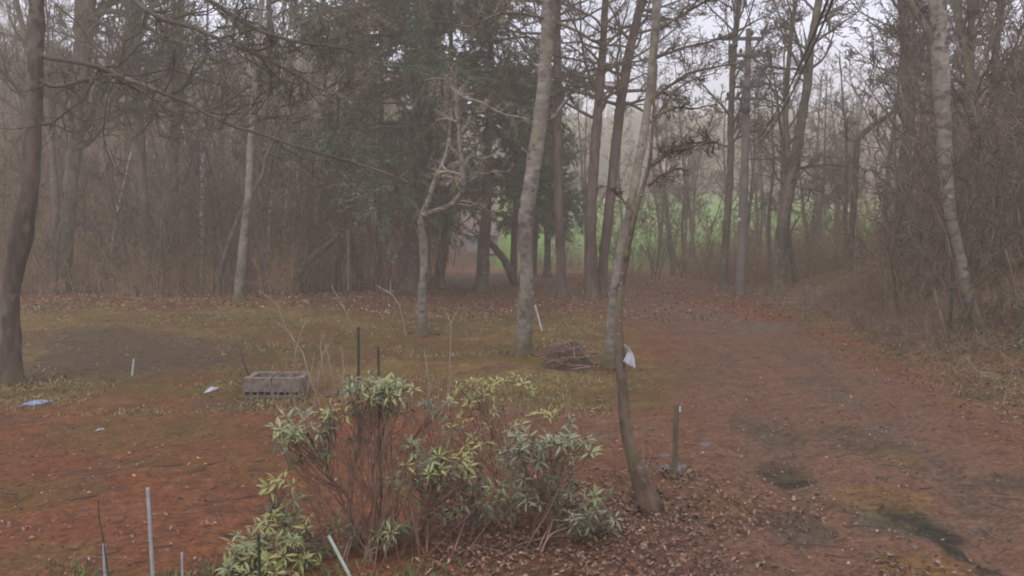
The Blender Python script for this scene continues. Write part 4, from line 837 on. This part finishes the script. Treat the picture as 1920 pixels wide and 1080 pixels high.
rhodo('rhododendron', 'low yellow-green rhododendron at the bottom edge beside the short dark stake', (500, 1075), 5.75, [(510, 1010, 55, 40, 16, 'gy', -.1), (470, 1055, 45, 20, 12, 'yg', -.2), (560, 1000, 45, 40, 12, 'gd', .1), (540, 960, 40, 25, 7, 'g', .1), (530, 905, 26, 20, 6, 'gy', .1), (590, 1030, 40, 30, 10, 'dg', .2), (620, 985, 40, 24, 6, 'gd', .2), (450, 1030, 30, 24, 6, 'gy', -.1), (545, 1062, 50, 16, 9, 'y', -.2)], 41, .105)
rhodo('rhododendron', 'tall leggy rhododendron with bare red-brown stems and a leafy top in the middle', (690, 1065), 6.0, [(700, 722, 55, 16, 14, 'gs', .1), (740, 728, 40, 18, 11, 'gy', 0), (685, 748, 50, 14, 8, 'dg', .1), (720, 770, 55, 16, 8, 'd', .2), (575, 795, 46, 20, 13, 'gs', 0), (548, 815, 30, 14, 7, 'yg', -.1), (580, 845, 36, 18, 7, 'dg', .1), (775, 840, 30, 14, 5, 'gd', .1), (735, 905, 22, 14, 3, 'g', .1), (735, 995, 40, 16, 8, 'gd', -.1), (690, 1005, 30, 18, 4, 'g', -.1), (625, 770, 24, 10, 3, 'y', 0), (820, 765, 26, 14, 4, 's', .3)], 42, .105, extra=52)
rhodo('rhododendron', 'bright leafy rhododendron clump hanging right of the bare red stems', (800, 1040), 6.1, [(820, 870, 52, 18, 17, 'gy', 0), (795, 760, 30, 12, 3, 's', .3), (850, 790, 34, 10, 3, 'gy', .2), (905, 835, 34, 16, 4, 'gy', .2), (860, 940, 60, 20, 5, 'gd', 0), (770, 930, 30, 20, 3, 'g', 0), (850, 885, 45, 22, 10, 'gs', .1), (830, 905, 55, 18, 9, 'd', .2), (880, 905, 40, 25, 6, 'dg', .2), (900, 945, 30, 40, 7, 'd', .3)], 43, .105, extra=10)
rhodo('rhododendron', 'dense grey-green rhododendron left of the crooked front trunk', (1000, 1035), 6.3, [(1020, 815, 70, 24, 17, 's', .1), (980, 835, 40, 20, 9, 's', -.1), (1070, 840, 36, 22, 8, 'gs', 0), (1010, 870, 60, 26, 14, 'sd', .1), (1000, 905, 55, 30, 10, 'd', .3), (960, 935, 50, 26, 10, 'sg', 0), (1020, 930, 55, 20, 8, 'sd', .1), (1085, 925, 50, 20, 10, 'gs', .1), (1100, 965, 50, 18, 14, 's', -.1), (970, 1020, 50, 34, 13, 'd', .1), (1090, 985, 50, 14, 6, 'd', .1)], 44, .105)
rhodo('rhododendron', 'sparse yellow-leaved rhododendron in front of the grassy strip', (955, 1000), 6.9, [(895, 720, 34, 8, 7, 'y', .2), (880, 738, 30, 10, 4, 'y', .2), (960, 716, 36, 8, 7, 'y', .3), (915, 745, 40, 12, 4, 'yg', .2), (1010, 775, 26, 8, 4, 'y', 0), (925, 765, 26, 8, 3, 'sg', 0), (845, 790, 34, 6, 3, 'y', 0), (940, 805, 30, 10, 4, 'y', 0), (870, 815, 40, 14, 4, 'sg', 0), (900, 845, 50, 14, 4, 'gd', 0)], 45, .085, stem_r=.006, dens=1.6)

# ------------------------------------------------------------------ bare shoots
def shoots(name, label, lines, d, mat='pale_twig', group=None, seed=0, tw=2, cat='shoots', r=None):
    rg = np.random.default_rng(seed + 500); x0, y0 = lines[0][0][:2]; base = P(x0, y0, d); base[2] = float(H(base[0], d)); t = thing(name, tuple(base), label, cat, group)
    for ln in lines:
        w0 = ln[-1]; pts = ln[:-1]; L = np.array([P(a, b_, d + rg.normal() * .03) for a, b_ in pts]); S = smooth_line(L, max(8, 4 * len(pts))); R = np.linspace(1, .45, len(S)) * w0 / 2 * d / F
        mb = MB(); mb.tubes(S[None], R[None], 5)
        if tw: A, RA = sprout(S, R, tw, .3, .95, (20, 50), .3, 5, .1, .05, .7, rg, .002); mb.tubes(A, RA, 3)
        part('shoot', mb, mat, t)
    return t
shoots('bare_shrub', 'pale arching bare shoots beside and in front of the block planter', [[(605, 745), (590, 735), (578, 700), (568, 660), (545, 630), (528, 600), (522, 570), (485, 545), 3.4], [(565, 768), (545, 745), (533, 705), (538, 675), 3], [(525, 770), (512, 745), (508, 722), (500, 715), 2.6], [(600, 760), (592, 735), (585, 712), 2.6],
    [(555, 768), (550, 700), (556, 640), (575, 600), 2.2], [(612, 756), (606, 700), (600, 650), (604, 625), 2.2], [(590, 760), (600, 690), (612, 640), 2.2], [(630, 750), (622, 700), (610, 640), 2], [(640, 760), (645, 700), (640, 650), 2], [(575, 770), (565, 720), (560, 690), 2], [(585, 765), (596, 720), (620, 665), 2], [(650, 755), (640, 715), (652, 680), 1.8], [(660, 765), (664, 720), (668, 690), 1.8], [(570, 766), (583, 700), (590, 660), 1.8]], 10.2, tw=6)
shoots('bare_sapling', 'pale Y-topped bare stem standing alone in the grass', [[(843, 690), (845, 640), (846, 603), (832, 578), 3.2], [(846, 606), (853, 592), (862, 573), 2.4]], 13.8, group='pale bare sapling stems', seed=1, cat='sapling')
shoots('bare_sapling', 'pale bare stem curving up left below the thick conifer trunk', [[(760, 630), (756, 600), (748, 570), (733, 550), (706, 535), 3.2], [(732, 549), (732, 525), 2.4], [(750, 575), (757, 558), 2]], 17.8, group='pale bare sapling stems', seed=2, cat='sapling')
shoots('bare_sapling', 'pale bare stem leaning left with a small side fork', [[(659, 608), (648, 585), (634, 560), (620, 533), 3], [(651, 590), (660, 572), 2]], 20, group='pale bare sapling stems', seed=3, cat='sapling')
shoots('bare_shrub', 'sparse tall pale stalks rising behind the leafy top of the tall rhododendron', [[(806, 740), (802, 700), (795, 657), 2.4], [(822, 760), (823, 720), (822, 690), 2], [(840, 790), (842, 730), (846, 690), 2], [(793, 790), (800, 760), (812, 700), 2], [(775, 760), (770, 720), (768, 700), 1.8]], 9.4, seed=4, tw=2)
shoots('bare_shrub', 'fine pale twigs beside the crooked front trunk above the flat stone', [[(1206, 905), (1207, 870), (1204, 830), (1208, 790), 2.4], [(1210, 905), (1214, 870), (1222, 845), 2], [(1213, 905), (1222, 880), (1232, 862), 2]], 7.6, seed=5)
shoots('fallen_branch', 'pale forked dead branch lying on the foot of the right bank', [[(1810, 668), (1822, 684), (1836, 700), (1848, 706), (1868, 706), 3.2], [(1840, 700), (1839, 715), 2.4], [(1836, 698), (1866, 700), 2.4]], 10.4, seed=6, cat='branch', tw=3)
shoots('bare_shrub', 'fine dry stems at the foot of the bright rhododendron clump', [[(800, 1020), (796, 985), (790, 940), (785, 900), 3], [(830, 1030), (815, 980), (805, 940), 2.4], [(850, 1040), (840, 990), (842, 950), 2.2], [(870, 1045), (885, 1000), (890, 960), 2.2], [(915, 1040), (905, 990), (912, 930), 2.2]], 6.1, 'red_stem', seed=7, tw=5)
shoots('bare_shrub', 'dark arching brambles on the bank at the right edge', [[(1900, 790), (1870, 740), (1800, 690), (1760, 640), 2.4], [(1918, 860), (1890, 800), (1840, 760), (1760, 740), 2.2], [(1910, 700), (1880, 660), (1830, 640), 2.4], [(1880, 760), (1900, 690), (1918, 660), 2.4], [(1850, 740), (1820, 690), (1770, 670), 2]], 9.4, 'bank_twig', seed=8, tw=9)

# ------------------------------------------------------------------ stakes, posts, rods
def rod(name, label, p0, p1, wpx, mat, d0, d1=None, group=None, cat='stake', sides=8, ground=True, cap=True):
    a = P(*p0, d0); b_ = P(*p1, d1 or d0)
    if ground: a[2] = float(H(a[0], a[1])) - .08
    r = wpx / 2 * d0 / F; mb = MB(); mb.tubes(np.linspace(a, b_, 5)[None], np.full((1, 5), r), sides, cap=cap)
    o = (a[0], a[1], a[2] + .08 if ground else a[2]); return solo(name, mb, mat, o, label, cat, group)
rod('garden_stake', 'dark green stake left of the pair behind the tall rhododendron', (671, 740), (672, 613), 5, 'green_coat', 9.2, group='dark green garden stakes')
rod('garden_stake', 'thin dark green stake right of the pair, passing through the rhododendron top', (716, 1030), (709, 650), 4.6, 'green_coat', 6.15, group='dark green garden stakes')
rod('garden_stake', 'short dark stake standing in the low yellow-green rhododendron', (487, 1095), (485, 1000), 6, 'green_coat', 5.25, group='dark green garden stakes')
rod('metal_pole', 'tallest pale metal pole at the bottom left', (289, 1100), (277, 915), 7, 'galvanised', 5.1, group='pale metal poles at the bottom left', cat='pole')
rod('metal_pole', 'short thin pale pole right of the tallest one at the bottom left', (343, 1110), (341, 1036), 4.5, 'galvanised', 5.0, group='pale metal poles at the bottom left', cat='pole')
rod('metal_pole', 'short grey pole behind the dark thin stick at the bottom left', (199, 1110), (195, 1020), 7, 'galvanised', 5.05, group='pale metal poles at the bottom left', cat='pole')
shoots('thin_stick', 'thin dark curved stick upright at the bottom left', [[(206, 1100), (200, 1060), (194, 1010), (186, 975), (184, 938), 3.6]], 5.0, 'green_coat', seed=9, tw=0, cat='stick')
rod('leaning_pipe', 'pale green pipe leaning left at the foot of the rhododendrons', (672, 1080), (616, 1004), 7, 'pale_green_coat', 5.5, 5.6, cat='pipe')
rod('thin_rod', 'thin white rod upright on the bare soil in front of the left clearing', (247, 722), (251, 673), 3.5, 'white_paint', 13.4, cat='rod')
rod('thin_rod', 'thin white rod upright at the wood edge left of the low conifer', (653, 510), (653, 430), 3.5, 'galvanised', 34, cat='rod')
rod('leaning_rod', 'pale rod leaning left just right of the central grey birch', (1018, 610), (1003, 571), 4, 'galvanised', 19.5, 19.7, cat='rod')
rod('white_stick', 'short white stick leaning on the end of the dark brush heap', (1100, 698), (1106, 686), 5, 'white_paint', 14.6, cat='stick')
pst = P(1264, 905, 7.8); pst[2] = float(H(pst[0], pst[1])); t = thing('wooden_post', tuple(pst), 'weathered wooden post standing behind the flat stone near the crooked trunk', 'post')
mb = MB(); a = P(1269, 757, 7.8); mb.tubes(np.linspace(pst - [0, 0, .1], a, 6)[None], np.full((1, 6), .026) * [[1, 1, .98, 1, .97, .95]], 10, cap=True); part('post', mb, 'post_wood', t)
mb = MB(); q = P(1275, 767, 7.75); mb.box(q, (.016, .012, .05), rx=.0); part('tag', mb, 'white_paint', t, 'small white tag near the post top', smooth=False)

# ------------------------------------------------------------------ block planter
bl = G(456, 745); br_ = G(566, 745); cx, cy = (bl[0] + br_[0]) / 2, bl[1] + .25; W = br_[0] - bl[0]; z0 = float(H(cx, cy)) - .01
pl = thing('block_planter', (cx, cy, z0), 'low grey concrete block planter with a perforated base course', 'planter')
rz = -.03
def blk(name, x, y, z, sx, sy, sz, mat='concrete', cellular=False):
    mb = MB(); mb.box((cx + x, cy + y, z0 + z), (sx, sy, sz)); me = mb.mesh(name, mat, pl.location, smooth=False); o = link(name, me, pl)
    bv = o.modifiers.new('edge', 'BEVEL'); bv.width = .006; bv.segments = 2; return o
yf = -.22
blk('base_slab', 0, yf, .02, W, .12, .045)
n_h = 9
for i in range(n_h): blk('spacer', -W / 2 + .02 + i * (W - .04) / (n_h - 1), yf, .062, .026, .11, .04)
blk('opening_shade', 0, yf + .10, .062, W - .02, .03, .05, 'dark_metal')  # dark strip behind the base openings, standing in for their shade
blk('block', -W / 4 - .002, yf, .185, W / 2 - .012, .10, .20); blk('block', W / 4 + .002, yf, .185, W / 2 - .012, .10, .20)
blk('block', -W / 2 + .045, .02, .15, .09, .37, .26); blk('block', W / 2 - .045, .02, .14, .09, .37, .25)
blk('block', -W / 4, .25, .15, W / 2 - .012, .09, .27); blk('block', W / 4, .25, .15, W / 2 - .012, .09, .27)
blk('divider', .03, .02, .17, .022, .37, .22); blk('divider', .19, .02, .17, .022, .37, .20)
mb = MB(); mb.box((cx, cy + .02, z0 + .08), (W - .18, .37, .12)); part('soil', mb, 'dark_metal', pl, smooth=False)
shoots('thin_stick', 'thin dark stick leaning on the left corner of the block planter', [[(468, 706), (460, 690), (455, 672), (449, 648), (444, 636), 3.6]], cy - .05, 'dark_metal', seed=10, tw=0, cat='stick')

# ------------------------------------------------------------------ rags, stones, heap
def crumple(name, label, px, py, w_, d_, h_, mat, seed, cat='litter'):
    rg = np.random.default_rng(seed); b_ = G(px, py); n_ = 14; uu, vv = np.meshgrid(np.linspace(-1, 1, n_), np.linspace(-1, 1, n_)); x = b_[0] + uu * w_ / 2 * (1 + .3 * (vnoise(uu, vv, 2, seed) - .5)); y = b_[1] + vv * d_ / 2 * (1 + .5 * (vnoise(uu, vv, 2, seed + 1) - .5)) + uu * .05
    z = H(x, y) + .01 + h_ * vnoise(uu, vv, 3.2, seed + 2) * (1 - np.maximum(np.abs(uu), np.abs(vv)) ** 4); i = np.arange(n_ * n_).reshape(n_, n_)
    mb = MB(); mb.add(np.stack([x, y, z], -1).reshape(-1, 3), np.stack([i[:-1, :-1], i[:-1, 1:], i[1:, 1:], i[1:, :-1]], -1).reshape(-1, 4))
    o = solo(name, mb, mat, tuple(b_), label, cat); m_ = o.modifiers.new('thickness', 'SOLIDIFY'); m_.thickness = .006; return o
crumple('plastic_rag', 'flat blue-white plastic rag lying on the red soil at the left', 68, 757, .24, .30, .05, 'blue_cloth', 1)
crumple('plastic_rag', 'small crumpled white litter left of the block planter', 396, 734, .13, .14, .06, 'white_cloth', 2)
crumple('plastic_rag', 'tiny white scrap in the olive grass of the left yard', 188, 808, .04, .08, .03, 'white_cloth', 3)
def stone(label, px, py, w_, d_, h_, seed):
    rg = np.random.default_rng(seed); b_ = G(px, py); n_ = 16; th = np.linspace(0, 2 * math.pi, n_, endpoint=False); r = 1 + .18 * rg.normal(size=n_) * .7; v = []
    for (s, zz) in ((1.0, -.02), (1.0, h_ * .6), (.9, h_), (.45, h_ * 1.05), (.01, h_)): v.append(np.stack([b_[0] + s * r * np.cos(th) * w_ / 2, b_[1] + s * r * np.sin(th) * d_ / 2, b_[2] + zz + .004 * rg.normal(size=n_)], 1))
    v = np.vstack(v); i = np.arange(len(v)).reshape(5, n_); f = np.stack([i[:-1], np.roll(i[:-1], -1, 1), np.roll(i[1:], -1, 1), i[1:]], -1).reshape(-1, 4)
    mb = MB(); mb.add(v, f); solo('flat_stone', mb, 'stone', tuple(b_), label, 'stone', 'flat stones near the wooden post')
stone('largest flat grey stone, left of the foot of the wooden post', 1253, 882, .24, .26, .025, 1)
stone('flat grey stone just right of the wooden post foot', 1278, 876, .10, .16, .02, 2)
stone('small pale flat stone above the largest one', 1247, 856, .11, .10, .02, 3)
stone('flat pale stone lying in the open to the right of the post', 1322, 834, .13, .16, .015, 4)
stone('grey flat block lying at the right end of the block planter', 632, 740, .18, .16, .04, 5)
# dark brush heap by the central birch
rg = np.random.default_rng(21); hb_ = G(1066, 694)
def heap(rg, n_):
    return hb_[0] + rg.normal(size=n_) * .2, hb_[1] + .25 + rg.normal(size=n_) * .3
hp = thing('brush_heap', tuple(hb_), 'low dark heap of twigs and soil right of the central birch foot', 'brush heap')
n_ = 24; uu, vv = np.meshgrid(np.linspace(-1, 1, n_), np.linspace(-1, 1, n_)); x = hb_[0] + uu * .5; y = hb_[1] + .35 + vv * .6; rr = np.sqrt(uu ** 2 + vv ** 2)
z = H(x, y) - .03 + .40 * (1 - sst(rr, .35, 1)) * (.3 + 1.0 * vnoise(uu, vv, 2.2, 5)) + .05 * vnoise(uu, vv, 8, 6) * (1 - sst(rr, .5, 1)); i = np.arange(n_ * n_).reshape(n_, n_)
mb = MB(); mb.add(np.stack([x, y, z], -1).reshape(-1, 3), np.stack([i[:-1, :-1], i[:-1, 1:], i[1:, 1:], i[1:, :-1]], -1).reshape(-1, 4)); part('soil_mound', mb, plain('heap_soil', (0.085, 0.055, 0.038), (0.035, 0.024, 0.018), .9, 20), hp)
mb = MB(); x, y = heap(rg, 90); d = rg.normal(size=(90, 3)); d[:, 2] *= .35; d /= np.linalg.norm(d, axis=1, keepdims=True); zc = H(x, y) + .10 + .26 * rg.random(90); c = np.stack([x, y, zc], 1)
mb.tubes(np.stack([c - d * .18, c + rg.normal(size=c.shape) * .01, c + d * .18], 1), np.full((90, 3), .009), 4); part('twigs', mb, 'red_stem', hp, kind='stuff')
a, b_ = P(1043, 651, hb_[1] + .6), P(1078, 654, hb_[1] + .6); mb = MB(); mb.box((a + b_) / 2, (np.linalg.norm(b_ - a), .08, .03), rx=.2); solo('dark_board', mb, 'dark_metal', tuple((a + b_) / 2), 'short dark board resting on top of the brush heap', 'board', smooth=False)
# cloth caught on the front tree
d = TF.location[1] - .02; pts = [(1171, 646), (1181, 655), (1187, 664), (1189, 676), (1192, 692), (1184, 689), (1177, 684), (1169, 678), (1173, 668), (1177, 661)]
def cl(px, py, k): return P(px, py, d - .03 + .02 * math.sin(k * 1.7))
A_ = [(1170, 645), (1178, 659), (1174, 669), (1168, 678)]; mid_ = [(1174, 649), (1182, 660), (1182, 672), (1178, 684)]; B_ = [(1178, 652), (1187, 662), (1190, 676), (1192, 692)]
rows = [smooth_line(np.array([cl(*q, i) for i, q in enumerate(L_)]), 12) for L_ in (A_, mid_, B_)]
grid = np.stack([rows[0] * (1 - s) * (s < .5) * 1 + 0 if False else (rows[0] * (1 - 2 * s) + rows[1] * 2 * s if s < .5 else rows[1] * (2 - 2 * s) + rows[2] * (2 * s - 1)) for s in np.linspace(0, 1, 9)], 0)
grid[..., 1] += .012 * np.sin(np.linspace(0, 9, 9))[:, None]; i = np.arange(9 * 12).reshape(9, 12)
mb = MB(); mb.add(grid.reshape(-1, 3), np.stack([i[:-1, :-1], i[:-1, 1:], i[1:, 1:], i[1:, :-1]], -1).reshape(-1, 4)); o = solo('white_cloth', mb, 'white_cloth', tuple(grid[0, 0]), 'white cloth rag caught on the crooked front trunk', 'cloth'); m_ = o.modifiers.new('thickness', 'SOLIDIFY'); m_.thickness = .004
# tufts, leaves and duff gathered round trunk feet, posts and the planter
rg = np.random.default_rng(88); tb = MB(); lb = MB()
FEET = [(o.location.x, o.location.y, r_) for o in C.objects for (nm_, r_) in (('tall_tree', .30), ('birch_tree', .20), ('young_birch', .14), ('crooked_tree', .14), ('larch_tree', .22), ('lichened_birch', .18), ('wooden_post', .03), ('garden_stake', .02), ('metal_pole', .02), ('utility_pole', .2), ('conifer', .3)) if o.name.split('.')[0] == nm_ and o.get('category') and o.location.y < 34 and o.get('group') not in ('distant pale birches of the left wood', 'distant birches beyond the road')]
def ring(n_): 
    xs_, ys_ = [], []
    for (fx, fy, fr) in FEET:
        a_ = rg.random(n_) * 6.283; q = fr * .8 + np.abs(rg.normal(size=n_)) * (.10 + fr * .5); xs_.append(fx + np.cos(a_) * q); ys_.append(fy + np.sin(a_) * q)
    return np.concatenate(xs_), np.concatenate(ys_)
x, y = ring(110); x = np.concatenate([x, cx + (rg.random(260) - .5) * (W + .3)]); y = np.concatenate([y, cy - .30 - .06 * np.abs(rg.normal(size=260))])
tb.add(*blades(x, y, .03 + .07 * rg.random(len(x)), np.array([0.17, 0.14, 0.06]) * (.4 + .9 * rg.random((len(x), 1))), rg, lean=.6))
tag(link('foot_grass', tb.mesh('foot_grass', 'grass', smooth=False)), 'dry tufts gathered round trunk feet and the planter', 'grass', None, 'stuff')
x, y = ring(90); lb.add(*leaf_quads(x, y, .03 + .035 * rg.random(len(x)), pal[rg.integers(len(pal), size=len(x))] * (.35 + .55 * rg.random((len(x), 1))), rg, tilt=.7))
tag(link('foot_leaves', lb.mesh('foot_leaves', 'litter', smooth=False)), 'brown leaves drifted against the trunk feet', 'leaf litter', None, 'stuff')
bpy.context.view_layer.update()
ORD = ['first', 'second', 'third', 'fourth', 'fifth', 'sixth', 'seventh', 'eighth', 'ninth', 'tenth', 'eleventh', 'twelfth', 'thirteenth', 'fourteenth', 'fifteenth', 'sixteenth', 'seventeenth', 'eighteenth', 'nineteenth', 'twentieth', 'twenty-first', 'twenty-second', 'twenty-third', 'twenty-fourth', 'twenty-fifth', 'twenty-sixth', 'twenty-seventh', 'twenty-eighth', 'twenty-ninth', 'thirtieth', 'thirty-first', 'thirty-second']
MARK = [('the thick dark trunk at the left edge', 24), ('the lone bright white birch stem', 379), ('the pale trunk at the clearing edge', 452), ('the broken slanting trunk', 590), ('the thickest conifer trunk', 775),
        ('the central grey birch', 985), ('the close reddish trunk pair', 1118), ('the utility pole', 1388), ('the bent dark tree', 1602), ('the lichened birch', 1790)]
WHAT = {'tall bare trees of the left wood': 'tall bare tree', 'slender bare trees of the left wood': 'slender bare tree', 'distant pale birches of the left wood': 'distant pale birch', 'many-stemmed saplings of the left wood': 'many-stemmed sapling',
        'tall bare trees beyond the road': 'tall bare tree', 'slender bare trees of the right wood': 'slender bare tree', 'distant birches beyond the road': 'distant birch', 'many-stemmed saplings of the right side': 'many-stemmed sapling'}
pools = {}
for o in C.objects:
    if o.get('group') in WHAT:
        pxx, _ = project(*o.location); j = min(range(len(MARK)), key=lambda q: abs(MARK[q][1] - pxx)); pools.setdefault((WHAT[o['group']], o['group'], j, pxx > MARK[j][1]), []).append((abs(pxx - MARK[j][1]), o))
for (what, grp, j, rt), L_ in pools.items():
    L_.sort(key=lambda q: q[0])
    for i, (_, o) in enumerate(L_):
        far = 'far ' if o.location.y > 60 else ''
        if i < len(ORD): o['label'] = '%s, %s %s of %s' % (what if not far else 'hazy ' + what, ORD[i], 'right' if rt else 'left', MARK[j][0])
        else: o['label'] = '%s far %s of %s' % (what, 'right' if rt else 'left', MARK[j][0])
tot = sum(len(m.polygons) for m in bpy.data.meshes); print("POLYS", tot, "OBJS", len(bpy.data.objects))
for m in sorted(bpy.data.meshes, key=lambda m: -len(m.polygons))[:12]: print(m.name, len(m.polygons))
